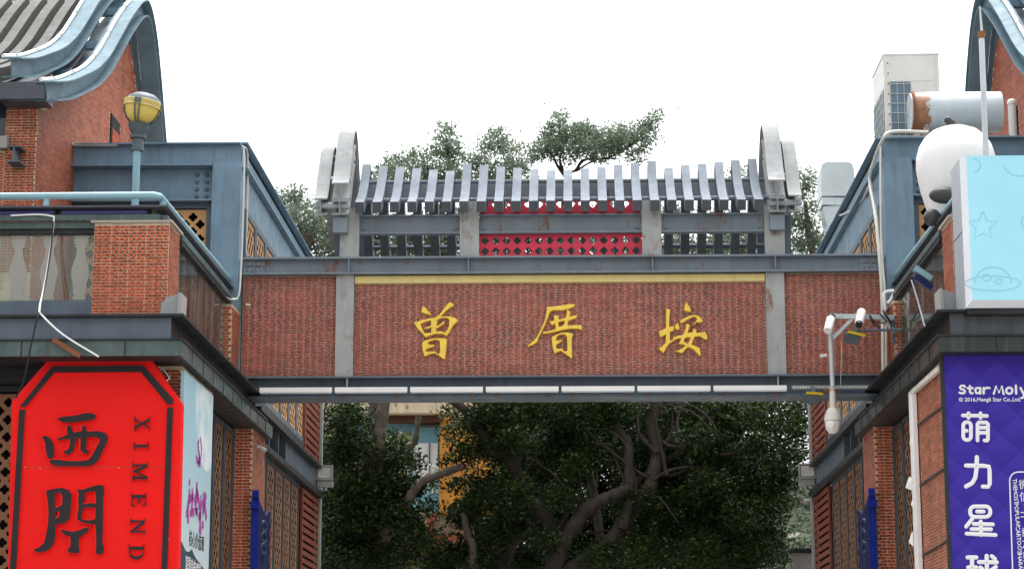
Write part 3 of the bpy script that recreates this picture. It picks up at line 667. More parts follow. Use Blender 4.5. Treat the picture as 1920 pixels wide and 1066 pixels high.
MB().tube([(-3.9, G + 1.7, 10.25), (3.6, G + 1.7, 10.25)], .045, 8).build('ridge_pipe', 'rib_steel', gate, smooth=True)
TOPS = [306, 309, 311.5, 314, 317, 319.5, 306, 309, 312, 314.5, 317.5, 319.5, 319.5, 316.5, 314.5, 310, 307.5, 303.5, 316.5, 312, 309.5, 306.5, 303, 300.5]
for k, ty in enumerate(TOPS):
    px = 674 + 32.57 * k; x = P(px, 380, G - .3).x; zt = P(960, ty, G + .92).z
    pa = spline([(x, G - .34, 10.65), (x, G - .02, 10.80), (x, G + .30, 11.02), (x, G + .60, 11.30), (x, G + .92, zt)], 4)
    rb = MB().strip(pa, x - .08, x + .08, -.20, 0).build('roof_rib', 'rib_steel', gate)
    p0, p1 = pa[0], pa[1]; tg = (p1 - p0).normalized(); nn_ = V((0, -tg.z, tg.y)); MB().obox(p0 - nn_ * .10 - tg * .004, (.078, 0, 0), tg * .003, nn_ * .098).build('end_cap', 'dark_steel', rb)  # thin dark plate added to darken the rib's cut end
    pa = spline([(x, G + .94, zt - .07), (x, G + 1.06, zt - .16), (x, G + 1.28, 10.95), (x, G + 1.55, 10.45), (x, G + 1.95, 10.05), (x, G + 2.5, 9.75)], 3)
    MB().strip(pa, x - .08, x + .08, -.28, 0).build('rear_rib', 'slate_steel', gate)
def bell(x, y0, z0, yc, zc, n=28):
    r = []
    for i in range(n + 1):
        t = -1 + 2 * i / n; s_ = abs(t); f = (.5 + .5 * math.cos(math.pi * s_)) ** .85
        r.append(V((x, yc + (yc - y0) * t, z0 + (zc - z0) * f)))
    return r
for (x, z0, zt, hw, sg) in ((-4.20, 10.985, 12.32, .15, -1), (3.66, 10.985, 12.36, .15, 1), (-4.55, 10.70, 12.0, .12, -1), (3.98, 10.70, 12.06, .12, 1)):
    pa = bell(x, G - .38, z0, G + .95, zt); ca = MB(); ca.strip(pa, x - hw, x + hw, -.014, .014); ca.strip(pa, x - .014, x + .014, -.26, -.014); ca.strip(pa, x - hw, x + hw, -.29, -.262)
    ca.build('curved_end_beam', 'arch_steel', gate)
for (x, sg) in ((-4.20, -1), (3.66, 1)):
    pa = bell(x, G - .38, 10.66, G + .95, 11.95)[:12]; ca = MB(); ca.strip(pa, x - .15, x + .15, -.014, .014); ca.strip(pa, x - .014, x + .014, -.22, -.014); ca.strip(pa, x - .15, x + .15, -.25, -.222)
    ca.build('curved_end_beam', 'arch_steel', gate)
    MB().box(x - .13, x + .13, G - .22, G - .055, 10.12, 10.4).build('bracket_block', 'gate_steel', gate)
for x0, x1 in ((-4.68, -4.05), (3.52, 4.1)):
    for (y, z) in ((G - .2, 10.62), (G + .2, 11.2), (G + .75, 11.75)): MB().tube([(x0, y, z), (x1, y, z)], .06, 10).build('cross_tube', 'ridge_steel', gate, smooth=True)

# ------------------------------------------------------------------ light tubes hung under the gate
t0 = thing('light_tube', 'white light tube under the gate beam, leftmost of the row', 'light', (-5.59, G - .2, 7.25), 'white light tubes under the gate beam')
w_ = 1.3
MB().box(-5.585, -5.585 + w_ - .012, G - .25, G - .16, 7.215, 7.30).build('diffuser', 'white_paint', t0)
MB().box(-5.575, -5.585 + w_ - .02, G - .245, G - .165, 7.195, 7.213).build('housing', 'galvanised', t0)
for x in (.2, 1.1):
    MB().tube([(-5.585 + x, G - .2, 7.2), (-5.585 + x, G - .2, 7.13), (-5.585 + x, G - .1, 7.128)], .014, 6).build('hanger', 'rust_bar', t0)
TL = ['white light tube under the gate beam, leftmost of the row', 'white light tube below the left steel post, second of the row', 'white light tube below the first gold character', 'white light tube between the first and second gold characters', 'white light tube below the second gold character', 'white light tube left of below the third gold character', 'white light tube at the right end of the row, near the right steel post']
pitch = (3.80 + 5.585) / 7
for k in range(7):
    if k == 0: t = t0
    else:
        t = t0.copy(); COL.objects.link(t); t.location.x += pitch * k
        for ch in t0.children:
            c = ch.copy(); COL.objects.link(c); c.parent = t
    t['label'] = TL[k]
st_ = thing('led_strip', 'bare dotted LED strip on the gate beam right of the white tubes', 'light', (4.5, G - .2, 7.3))
MB().box(3.84, 5.2, G - .22, G - .18, 7.235, 7.30).build('channel', 'grey_box', st_)
d = MB()
for k in range(26): d.box(3.88 + k * .05, 3.905 + k * .05, G - .226, G - .221, 7.258, 7.28)
d.build('diode', 'old_white', st_, kind='stuff')

# ------------------------------------------------------------------ red sign of the left shop
SY = 30.5
sg = thing('shop_sign', 'big red shop sign with clipped corners and dark grey raised characters', 'sign', (-6.9, SY, 2.9))
def trace(pts, Y): return [P(x, y, Y) for x, y in pts]
MB().prism(trace([(22, 752), (92, 673), (282, 671), (340, 755), (332, 1110), (14, 1110)], SY), (0, .22, 0)).build('board', 'sign_red', sg)
def raised(outer, holes, Y, t, edge, nm, lab=None, front='sign_grey', grow=1.6):
    """dark face on a slightly larger red body"""
    def gr(L, d):
        k = len(L); ar = sum(L[i][0] * L[(i + 1) % k][1] - L[(i + 1) % k][0] * L[i][1] for i in range(k)); s_ = 1 if ar > 0 else -1; r = []
        for i in range(k):
            a, b, c = V(L[i - 1]), V(L[i]), V(L[(i + 1) % k]); e1 = (b - a).normalized(); e2 = (c - b).normalized(); nn = V((e1.y + e2.y, -e1.x - e2.x)); nn = nn / max(nn.length, .9)
            r.append(tuple(b + nn * d * s_))
        return r
    def pl(m, L, Hs, Yb, tt):
        loops = [[P(x, y, Yb) for x, y in q] for q in [L] + Hs]
        m.plate([(q.x, q.z) for q in loops[0]], [[(q.x, q.z) for q in h_] for h_ in loops[1:]], (0, Yb, 0), (1, 0, 0), (0, 0, 1), (0, -1, 0), tt)
    body = MB()
    for L_, Hs in zip(outer, holes): pl(body, gr(L_, grow), [gr(h_, -grow) for h_ in Hs], Y - .002, t)
    b = body.build(nm, edge, sg, label=lab); fc = MB()
    for L_, Hs in zip(outer, holes): pl(fc, L_, Hs, Y - t - .004, .004)
    fc.build('face', front, b); return b
zs = P(180, 875, SY).z; MB().box(P(21, 875, SY).x + .02, P(337, 875, SY).x - .02, SY - .003, SY, zs - .003, zs + .003).build('seam', 'red_brown_wall', sg)
q = MB()
for (x, y) in ((52, 772), (75, 878), (223, 876), (324, 765), (322, 845), (46, 875), (317, 1010)): q.lathe([(.007, 0), (.005, .005), (0, .006)], P(x, y, SY), 6, ax=(0, -1, 0))
q.build('screw', 'old_white', sg, kind='stuff')
raised([[(37, 762), (97.5, 686), (268.5, 684.5), (325, 747.5), (325, 757), (313.5, 757), (264, 697), (102, 698), (48.5, 762)], [(36, 767), (47.5, 767), (28.5, 1105), (16, 1105)], [(313.5, 763), (325, 763), (312.5, 1105), (301, 1105)]], [[], [], []], SY, .03, 'sign_red', 'border_band', grow=1.)
C = lambda L: [(60 + x / 2.836, 690 + y / 2.836) for x, y in L]
W1 = [(135, 265), (160, 258), (230, 250), (285, 237), (320, 237), (340, 248), (340, 262), (320, 275), (280, 280), (215, 288), (165, 287), (140, 275)]
W2 = [(55, 360), (75, 358), (100, 375), (118, 410), (121, 440), (112, 475), (95, 483), (80, 470), (72, 430), (70, 395), (58, 372)]
W3 = [(130, 372), (150, 367), (188, 352), (185, 305), (205, 302), (222, 340), (265, 333), (268, 303), (285, 305), (292, 335), (350, 333), (390, 342), (405, 362), (402, 390), (385, 420), (370, 455), (350, 495), (320, 515), (270, 520), (200, 520), (130, 518), (100, 508), (92, 492), (105, 484), (140, 485), (200, 492), (260, 492), (300, 485), (320, 460), (345, 415), (362, 382), (355, 371), (335, 365), (300, 364), (290, 372), (292, 400), (287, 425), (302, 437), (298, 452), (275, 452), (258, 435), (258, 395), (258, 370), (240, 370), (228, 400), (225, 430), (210, 452), (190, 460), (170, 452), (168, 440), (190, 432), (200, 410), (203, 378), (180, 375), (145, 380)]
raised([C(W1), C(W2), C(W3)], [[], [], []], SY, .06, 'sign_red', 'character', 'upper dark grey brush character')
M1 = [(75, 650), (110, 640), (160, 634), (195, 645), (212, 670), (208, 720), (205, 770), (195, 805), (175, 822), (125, 830), (125, 880), (120, 920), (105, 950), (80, 970), (40, 977), (10, 970), (12, 960), (40, 948), (65, 925), (75, 880), (85, 830), (88, 770), (85, 710), (78, 670)]
M1h = [[(122, 665), (150, 660), (162, 680), (160, 725), (140, 735), (122, 740)], [(122, 762), (145, 758), (145, 785), (125, 800)]]
M2 = [(240, 640), (265, 645), (310, 630), (350, 618), (380, 622), (385, 650), (380, 700), (378, 760), (378, 850), (375, 920), (385, 960), (378, 982), (355, 990), (338, 980), (342, 930), (340, 870), (335, 828), (290, 825), (255, 812), (240, 800), (240, 780), (248, 740), (245, 700), (248, 665)]
M2h = [[(280, 660), (335, 652), (340, 690), (340, 718), (300, 715), (272, 722), (282, 690)], [(275, 742), (300, 738), (338, 742), (336, 800), (300, 808), (265, 800), (262, 785), (270, 760)]]
M3 = [(150, 855), (180, 860), (215, 868), (260, 855), (290, 843), (303, 850), (298, 865), (265, 890), (250, 905), (250, 950), (255, 970), (240, 982), (210, 982), (190, 972), (192, 955), (205, 945), (205, 915), (205, 895), (175, 885), (155, 868)]
raised([C(M1), C(M2), C(M3)], [[C(h_) for h_ in M1h], [C(h_) for h_ in M2h], []], SY, .06, 'sign_red', 'character', 'lower dark grey brush character')
# X I M E N D: serif capitals turned a quarter clockwise; letter space: width u, height v
def serif(ch):
    s = .16; t = .055
    I = lambda x0, w: [(x0 - w, 0), (x0 + s + w, 0), (x0 + s + w, t), (x0 + s, t + .03), (x0 + s, 1 - t - .03), (x0 + s + w, 1 - t), (x0 + s + w, 1), (x0 - w, 1), (x0 - w, 1 - t), (x0, 1 - t - .03), (x0, t + .03), (x0 - w, t)]
    if ch == 'I': return [I(.17, .14)], [[]]
    if ch == 'X': return [[(0, 0), (.34, 0), (.34, t), (.26, t + .02), (.45, .36), (.62, t + .02), (.54, t), (.54, 0), (.98, 0), (.98, t), (.86, t + .04), (.55, .53), (.78, .92), (.92, 1 - t), (.92, 1), (.6, 1), (.6, 1 - t), (.68, .93), (.49, .64), (.32, .93), (.42, 1 - t), (.42, 1), (.02, 1), (.02, 1 - t), (.12, .94), (.40, .48), (.12, .07), (0, t)]], [[]]
    if ch == 'M': return [[(0, 0), (.36, 0), (.36, t), (.25, .1), (.25, .72), (.56, 0), (.62, 0), (.94, .74), (.94, .1), (.84, t), (.84, 0), (1.28, 0), (1.28, t), (1.14, .1), (1.14, .92), (1.28, 1 - t), (1.28, 1), (.94, 1), (.64, .3), (.34, 1), (0, 1), (0, 1 - t), (.14, .92), (.14, .1), (0, t)]], [[]]
    if ch == 'E': return [[(0, 0), (.82, 0), (.86, .28), (.8, .28), (.7, t + .02), (.34, t + .02), (.34, .47), (.52, .47), (.57, .36), (.62, .36), (.62, .66), (.57, .66), (.52, .54), (.34, .54), (.34, 1 - t - .02), (.66, 1 - t - .02), (.74, .76), (.8, .76), (.78, 1), (0, 1), (0, 1 - t), (.13, .92), (.13, .08), (0, t)]], [[]]
    if ch == 'N': return [[(0, 0), (.36, 0), (.36, t), (.25, .1), (.25, .74), (.86, 0), (.96, 0), (.96, .92), (1.08, 1 - t), (1.08, 1), (.74, 1), (.74, 1 - t), (.84, .92), (.84, .32), (.3, 1), (0, 1), (0, 1 - t), (.12, .92), (.12, .1), (0, t)]], [[]]
    if ch == 'D': return [[(0, 0), (.5, 0), (.75, .08), (.92, .26), (.97, .5), (.92, .74), (.75, .92), (.5, 1), (0, 1), (0, 1 - t), (.13, .92), (.13, .08), (0, t)]], [[[(.34, .07), (.5, .07), (.66, .16), (.74, .34), (.76, .5), (.74, .66), (.66, .84), (.5, .93), (.34, .93)]]]
for ch, x0, x1, y0, y1 in (('X', 545, 626, 255, 333), ('I', 540, 618, 392, 432), ('M', 534, 614, 497, 600), ('E', 528, 606, 660, 733), ('N', 522, 600, 797, 880), ('D', 514, 596, 935, 1015)):
    ou, ho = serif(ch); wd = max(q[0] for q in ou[0]) - min(q[0] for q in ou[0]); mn = min(q[0] for q in ou[0])
    tr = lambda L: C([(x0 + v * (x1 - x0), y0 + (u - mn) / wd * (y1 - y0)) for u, v in L])
    raised([tr(ou[0])], [[tr(h_) for h_ in ho[0]]], SY, .035, 'sign_red', 'letter', 'raised letter ' + ch, grow=.8)
MB().tube([P(287, 700, 30.7), P(305, 690, 30.65), P(318, 708, 30.62), P(310, 716, 30.62)], .012, 6).build('wire', 'cable_white', sg)

# ------------------------------------------------------------------ poster on the street side of the left shop
PXX = -5.70
po = thing('poster', 'tall pale blue poster with purple brush writing on the side wall beside the red sign', 'poster', (PXX, 32.2, 3))
a = PX(346, 694, PXX); b = PX(400, 741, PXX)
MB().box(PXX - .05, PXX, a.y, b.y, 2.6, (a.z + b.z) / 2).build('board', 'poster_print', po)
def xstroke(m, pts, r):     # flat brush stroke printed on the poster
    pts = [PX(x, y, PXX) for x, y in pts]
    for p, q in zip(pts, pts[1:]):
        d_ = (q - p); d_.x = 0
        if d_.length < 1e-4: continue
        n_ = V((0, -d_.z, d_.y)).normalized() * r; m.add([p + n_ * .7, p - n_ * .7, q - n_, q + n_], [(0, 1, 2, 3)])
def lift(m, dx): m.v = [(x + dx, y, z) for x, y, z in m.v]; return m
s1, s2 = 449 / 80, 458 / 80
T1 = lambda L: [(330 + x / s1, 690 + y / s1) for x, y in L]
T2 = lambda L: [(330 + x / s2, 880 + y / s2) for x, y in L]
m = MB(); xstroke(m, T1([(240, 755), (228, 800), (236, 850), (248, 940), (240, 960)]), .05); xstroke(m, T1([(250, 720), (262, 780), (268, 860), (262, 940), (250, 975)]), .035); xstroke(m, T1([(213, 910), (218, 960), (232, 1000), (256, 1010)]), .045); xstroke(m, T1([(214, 975), (250, 965)]), .05)
lift(m, .004).build('emblem', 'print_purple', po, recalc=False)
for grp in ([[(140, 105), (146, 160)], [(143, 200), (140, 300), (112, 480), (112, 505)], [(138, 300), (128, 420), (128, 575)], [(140, 330), (160, 300), (185, 300)], [(172, 200), (175, 330), (165, 440)], [(148, 480), (172, 440), (195, 465)]],
            [[(222, 130), (222, 240), (196, 350)], [(215, 200), (240, 300), (250, 380)], [(208, 300), (232, 310)], [(215, 340), (208, 440), (232, 460)], [(222, 400), (215, 470)]],
            [[(265, 275), (268, 310)], [(240, 390), (272, 370), (250, 500), (262, 600), (262, 660)], [(240, 500), (270, 490)], [(245, 640), (270, 655)]],
            [[(297, 235), (300, 300), (325, 530)], [(315, 245), (318, 320), (285, 470)], [(278, 330), (300, 400)]]):
    m = MB()
    for L_ in grp: xstroke(m, T2(L_), .07)
    lift(m, .004).build('brush_character', 'print_purple', po, recalc=False)
m = MB(); xstroke(m, T2([(285, 545), (285, 630)]), .09); lift(m, .003).build('seal_print', 'print_purple', po, recalc=False)
pts = [PX(x, y, PXX) for x, y in T2([(38, 755), (62, 775), (85, 830), (105, 870), (135, 880), (170, 850), (190, 910), (225, 965), (262, 1010), (300, 1066), (300, 1090), (20, 1090)])]
yy = [max(a.y + .01, min(b.y - .01, p.y)) for p in pts]
MB().prism([(PXX + .002, y_, p.z) for y_, p in zip(yy, pts)], (.001, 0, 0)).build('hill_print', 'print_dark', po)
RZ = Matrix(((0, 0, 1, 0), (1, 0, 0, 0), (0, 1, 0, 0), (0, 0, 0, 1)))     # text on a wall that faces +X
q = PX(356, 984, PXX); text_part('small_print', '核心价值观', .26, Matrix.Translation((PXX + .003, q.y - .05, q.z - .28)) @ RZ, 'sign_grey', po, .001)
for (px, py, tx) in ((347, 1050, '富强\n民主\n文明\n和谐'), (357, 1056, '自由\n平等\n公正\n法治'), (367, 1064, '爱国\n敬业\n诚信\n友善')):
    q = PX(px, py, PXX); text_part('small_print', tx, .22, Matrix.Translation((PXX + .005, q.y, q.z - .1)) @ RZ, 'print_white', po, .001)

# ------------------------------------------------------------------ purple banner of the right shop
BY = 30.35
ba = thing('banner', 'purple banner with white rounded characters on the right shop front', 'banner', (6.2, BY, 3))
q0 = P(1769, 662, BY)
MB().prism([q0, P(2080, 655, BY), V((P(2080, 655, BY).x, BY, 2.9)), V((q0.x - .02, BY, 2.9))], (0, .05, 0)).build('vinyl', 'purple_vinyl', ba)
MB().box(q0.x - .05, q0.x - .002, BY - .01, BY + .07, 2.9, q0.z + .02).build('edge_trim', 'black_steel', ba)
def strokes(nm, L_, O, s, wd, mat='print_white', lab=None, closed=()):
    m = MB(); r_ = wd / s / 2 * .0077
    for i, pl in enumerate(L_):
        pts = [P(O[0] + x / s, O[1] + y / s, BY) for x, y in pl]; m.tube(pts, r_, 10, ball=True)
    m.v = [(x, BY - .004 + (y - BY) * .35, z) for x, y, z in m.v]
    return m.build(nm, mat, ba, label=lab, smooth=True)
def loop(x0, x1, y0, y1, r, n=5):
    o = []
    for cx, cy, a0 in ((x1 - r, y0 + r, -90), (x1 - r, y1 - r, 0), (x0 + r, y1 - r, 90), (x0 + r, y0 + r, 180)):
        o += [(cx + r * math.cos(rad(a0 + 90 * i / n)), cy + r * math.sin(rad(a0 + 90 * i / n))) for i in range(n + 1)]
    return o + [o[0]]
OA, sa = (1760, 660), 5.33; OB, sb = (1760, 860), 5.175
strokes('character', [[(240, 630), (482, 635)], [(298, 607), (298, 655)], [(418, 607), (418, 655)], loop(245, 322, 697, 875, 36), [(262, 783), (280, 783)], [(388, 880), (388, 715), (400, 700), (478, 700), (492, 715), (492, 870), (482, 882), (458, 880)], [(395, 752), (485, 752)], [(395, 803), (485, 803)]], OA, sa, 37, lab='white character topmost in the column')
strokes('character', [[(265, 62), (440, 65), (485, 72), (494, 110), (495, 240), (480, 268), (428, 266)], [(370, -20), (368, 80), (355, 180), (325, 232), (265, 265)]], OB, sb, 41, lab='second white character of the column')
strokes('character', [loop(305, 500, 458, 560, 45), [(372, 508), (436, 508)], [(325, 580), (265, 655)], [(340, 628), (526, 632)], [(408, 603), (410, 735)], [(318, 678), (508, 680)], [(270, 722), (552, 735)]], OB, sb, 37, lab='third white character of the column')
strokes('character', [[(280, 952), (365, 952)], [(323, 955), (323, 1150)], [(285, 1050), (365, 1050)], [(275, 1150), (375, 1135)], [(390, 997), (563, 1000)], [(465, 937), (470, 1160), (440, 1160)], [(515, 940), (545, 968)], [(405, 1050), (430, 1075)], [(390, 1130), (440, 1090)], [(555, 1045), (500, 1085)], [(495, 1085), (560, 1145)]], OB, sb, 40, lab='fourth white character of the column')
strokes('logo_lettering', [[(263, 345), (250, 332), (225, 334), (212, 350), (222, 366), (250, 374), (263, 390), (255, 406), (230, 410), (208, 402)], [(312, 335), (312, 398), (322, 408), (338, 408)], [(290, 358), (340, 357)],
     [(412, 362), (395, 354), (375, 358), (364, 380), (374, 404), (395, 408), (412, 398)], [(415, 355), (415, 412)], [(449, 412), (449, 356)], [(449, 382), (462, 360), (485, 353), (508, 356)],
     [(550, 413), (572, 345), (602, 398), (632, 343), (648, 415)], [(705 + 31 * math.cos(t_ / 12 * 2 * math.pi), 383 + 31 * math.sin(t_ / 12 * 2 * math.pi)) for t_ in range(13)], [(771, 332), (774, 412)], [(818, 355), (842, 405)], [(876, 355), (845, 450), (826, 456)]], OA, sa, 23)
q = P(1798, 752, BY); text_part('small_print', '© 2016,Mengli Star Co.,Ltd.', .078, Matrix.Translation((q.x, BY - .004, q.z)) @ FRONT, 'print_white', ba, .001, .0012)
qa = P(1898, 897, BY)
Rv = Matrix.Rotation(rad(-90), 4, 'Z')

for wd_, y_ in (('THE', 897), ('MOST', 916), ('POPULAR', 942.5), ('CARTOON', 985), ('CHARACTER', 1030)):
    q = P(1898.5 + (y_ - 897) * .066, y_, BY); text_part('small_print', wd_, .080, Matrix.Translation((q.x, BY - .004, q.z)) @ FRONT @ Matrix.Rotation(rad(-87.5), 4, 'Z'), 'print_white', ba, .001, .001)
for i, chh in enumerate('微信上下载次数最'):
    q = P(1910 + i * 1.2, 915 + i * 22.5, BY); text_part('small_print', chh, .15, Matrix.Translation((q.x, BY - .004, q.z)) @ FRONT, 'print_white', ba, .001)
m = MB(); pts = [P(1900, 1110, BY), P(1893, 900, BY)] + [P(1893 + 16 * (1 - math.cos(rad(a_))), 900 - 16 * math.sin(rad(a_)), BY) for a_ in (20, 40, 60, 80, 90)] + [P(1960, 884, BY)]
m.tube(pts, .009, 6); m.v = [(x, BY - .003 + (y - BY) * .3, z) for x, y, z in m.v]; m.build('outline_print', 'print_white', ba)

# ------------------------------------------------------------------ light box over the right shop
LY = 29.72
lb = thing('light_box', 'big pale blue light box with silver sides above the purple banner', 'sign', (6.2, LY, 7.26))
xf = P(1818, 440, LY).x; xl = P(1808, 440, LY).x; zt = P(1830, 292, LY).z; zb = P(1830, 574, LY).z; zi = P(1830, 562, LY).z
MB().box(xf, 9.0, LY, LY + .02, zi, zt).build('face', 'cyan_vinyl', lb)
MB().add([(xf, LY - .001, zi), (9, LY - .001, zi), (9, LY + .12, zb), (xl, LY + .12, zb), (xl, LY + .12, zt + .0), (xf, LY - .001, zt)], [(0, 1, 2, 3), (0, 3, 4, 5)]).build('bevel_edge', 'silver_edge', lb, recalc=False)
zm = P(1800, 430, LY).z
MB().box(xl, 9.0, LY + .122, LY + .85, zm + .012, zt - .005).box(xl, 9.0, LY + .122, LY + .85, zb, zm - .012).build('side_panel', 'silver_panel', lb)
MB().box(xl + .03, 8.9, LY + .15, LY + .8, zb - .08, zb - .003).box(xl + .02, 8.9, LY + .13, LY + .8, zm - .01, zm + .01).build('under_frame', 'black_steel', lb)
def pline(nm, pts, r_=.012):
    m = MB().tube([P(x, y, LY - .003) for x, y in pts], r_, 5); m.v = [(x, LY - .0015 + (y - LY) * .02, z) for x, y, z in m.v]; m.build(nm, 'print_cyan', lb)
def circ(cx, cy, rx, ry=None, a0=0, a1=360): ry = ry or rx; return [(cx + rx * math.cos(rad(a0 + (a1 - a0) * i / 24)), cy + ry * math.sin(rad(a0 + (a1 - a0) * i / 24))) for i in range(25)]
star = []
for i in range(11): a_ = rad(-90 + 36 * i); rr = 28 if i % 2 == 0 else 13; star.append((1843 + rr * math.cos(a_), 424 + rr * math.sin(a_)))
pline('star_print', star)
for q in (circ(1862, 530, 34, 30, 180, 360), circ(1862, 531, 52, 14), circ(1850, 520, 8, 6), circ(1873, 527, 6, 5)): pline('planet_print', q)
for q in (circ(1912, 300, 32, 30, 20, 160), circ(1826, 310, 12, 12, -90, 90), circ(1925, 415, 10, 10)): pline('ring_print', q)

# ------------------------------------------------------------------ right terrace and roof: figure, poles, air conditioner, ducts
fg_ = thing('inflatable_figure', 'big round white inflatable animal with grey ear and paws behind the light box', 'inflatable', (6.1, 33.2, 7.3))
hc = P(1790, 312, 33.2); m = MB(); prof = []
prof = [(0, -1.25), (.22, -1.22), (.34, -1.10), (.40, -.95), (.46, -.78), (.52, -.58), (.575, -.38), (.61, -.18), (.63, 0), (.62, .16), (.575, .32), (.49, .46), (.37, .57), (.2, .64), (0, .665)]
m.lathe(prof, hc + V((.02, 0, 0)), 32)
MB().tube([(hc.x + .1, 33.2, 7.2), (hc.x + .1, 33.2, hc.z - 1.15)], .03, 8).build('stand', 'galvanised', fg_)
m.build('body', 'figure_white', fg_, smooth=True)
e = P(1783, 233, 33.1); MB().tube([e + V((.03, 0, -.12)), e + V((.01, 0, 0)), e + V((-.05, -.02, .06)), e + V((-.09, -.02, .07))], [.085, .085, .065, .02], 12, ball=True).build('ear', 'grey_ear', fg_, smooth=True)
MB().ball(P(1772, 366, 32.5), .22, 16, (1.15, .6, .62)).build('paw', 'grey_ear', fg_, smooth=True)
MB().ball(P(1748, 408, 32.7), .14, 14).build('paw', 'grey_ear', fg_, smooth=True)
pz = P(1846, 290, 32.2)
po_ = thing('antenna_pole', 'thin grey pole standing behind the light box in front of the white figure', 'pole', (pz.x, 32.2, 7.25))
MB().tube([(pz.x, 32.2, 7.25), P(1840, 62, 32.2)], .045, 10).build('pole', 'galvanised', po_, smooth=True)
MB().tube([P(1841, 62, 32.2), P(1837, 12, 32.2)], [.022, .012], 8).build('rod', 'galvanised', po_, smooth=True)
MB().tube([P(1840.5, 72, 32.2), P(1840, 60, 32.2)], .062, 10).build('collar', 'rust_bar', po_, smooth=True)
ac = thing('air_conditioner', 'tall cream outdoor air conditioner unit with grille sides on the right roof', 'air conditioner', (6.4, 39.8, 11.79))
X0, X1, Y0, Y1, Zt = 5.90, 6.94, 39.0, 40.5, 13.86
MB().box(X0, X1, Y0, Y1, 11.79, Zt).build('casing', 'ac_white', ac)
MB().box(X0 - .012, X1 + .012, Y0 - .012, Y1 + .012, Zt, Zt + .03).build('lid', 'ac_white', ac)
gf = MB().box(X0 + .10, X0 + .50, Y0 - .012, Y0 - .003, 11.9, 13.33).build('grille', 'grille_blue', ac)
d = MB()
for k in range(4): d.box(X0 + .10 + k * .13, X0 + .108 + k * .13, Y0 - .022, Y0 - .013, 11.9, 13.33)
for k in range(8): d.box(X0 + .10, X0 + .50, Y0 - .033, Y0 - .023, 11.95 + k * .19, 11.958 + k * .19)
d.build('grille_wire', 'old_white', gf)
gf = MB().box(X0 - .012, X0 - .003, Y0 + .12, Y1 - .1, 11.9, 13.22).build('grille', 'grille_blue', ac)
d = MB()
for k in range(8): d.box(X0 - .022, X0 - .013, Y0 + .12 + k * .18, Y0 + .13 + k * .18, 11.9, 13.22)
for k in range(8): d.box(X0 - .033, X0 - .023, Y0 + .12, Y1 - .1, 11.95 + k * .17, 11.958 + k * .17)
d.build('grille_wire', 'old_white', gf)
d = MB().box(X0 - .004, X0 + .05, Y0 - .008, Y0 - .001, 11.79, Zt - .01).box(X1 - .10, X1 - .05, Y0 - .008, Y0 - .001, 11.79, Zt - .01).box(X0 + .06, X1 - .12, Y0 - .006, Y0 - .001, 13.345, 13.352)
d.build('corner_trim', 'old_white', ac)
d = MB()
for k in range(9): d.lathe([(.013, 0), (.012, .012), (0, .014)], (X0 + .075, Y0 - .001, 12.1 + k * .2), 6, ax=(0, -1, 0))
d.build('screw', 'dark_rubber', ac, kind='stuff')
dl = P(1709, 212, 38.3); dr = P(1850, 212, 38.3)
du = thing('rusty_duct', 'horizontal pale metal duct with a rusty left end on the right roof', 'duct', (6.9, 38.3, 11.79))
MB().tube([dl, (7.9, 38.3, dl.z)], .385, 28).build('pipe', 'rusty_duct', du, smooth=True)
MB().lathe([(.385, -.02), (.405, -.02), (.405, .03), (.385, .03)], dl, 28, ax=(1, 0, 0)).build('flange', 'rust_bar', du, smooth=True)
MB().lathe([(0, 0), (.37, 0), (.37, .02), (0, .02)], dl - V((.04, 0, 0)), 28, ax=(1, 0, 0)).build('end_plate', 'galvanised', du, smooth=True)
for x in (6.45, 7.4): MB().box(x, x + .12, 38.1, 38.5, 11.79, 12.2).build('support', 'concrete', du)
cu = MB().box(5.68, 6.75, 37.72, 37.9, 11.82, 11.93).build('roof_kerb', 'concrete', right); 
MB().box(7.55, 8.1, 37.72, 37.9, 11.82, 11.93).build('roof_kerb', 'concrete', right)
vp = P(1900, 262, 37.75); vt = P(1897, 196, 37.75)
v_ = thing('vent_pipe', 'short white vent pipe with a slotted cap on the right roof', 'pipe', (vp.x, 37.75, 11.82))
MB().tube([vp, vt], .075, 14).build('pipe', 'old_white', v_, smooth=True)
MB().lathe([(.085, 0), (.085, .05), (.06, .09), (0, .11)], vt, 14).build('cap', 'old_white', v_, smooth=True)
el = thing('duct_elbow', 'galvanised duct bending down at the far end of the right building', 'duct', (5.9, 48.5, 11.8))
EY = 47.8
def sect(m, pts, hw, hd):
    pts = [P(x, y, EY) for x, y in pts]; vs = []; k = len(pts)
    for i, p in enumerate(pts):
        t = (pts[min(i + 1, k - 1)] - pts[max(i - 1, 0)]).normalized(); nn = V((t.z, 0, -t.x))
        for a_, b_ in ((-1, -1), (1, -1), (1, 1), (-1, 1)): vs.append(p + nn * a_ * hw + V((0, b_ * hd, 0)))
    m.add(vs, [(i * 4 + j, i * 4 + (j + 1) % 4, (i + 1) * 4 + (j + 1) % 4, (i + 1) * 4 + j) for i in range(k - 1) for j in range(4)] + [(0, 1, 2, 3), tuple((k - 1) * 4 + j for j in range(4))])
m = MB(); c0 = P(1567, 343, EY)
m.plate([(-.38, -.40), (.38, -.40), (.38, .20), (.34, .34), (.25, .40), (-.25, .40), (-.35, .34), (-.38, .2)], [], (c0.x, EY - .4, c0.z), (1, 0, 0), (0, 0, 1), (0, 1, 0), .8).build('hood', 'galvanised', el)
m = MB(); sect(m, [(1567, 377), (1567, 391)], .355, .37); m.build('collar', 'galvanised', el)
m = MB(); sect(m, [(1569, 391), (1571, 410), (1577, 428), (1588, 446), (1604, 462), (1625, 474)], .34, .33); m.build('elbow', 'galvanised', el, smooth=True)

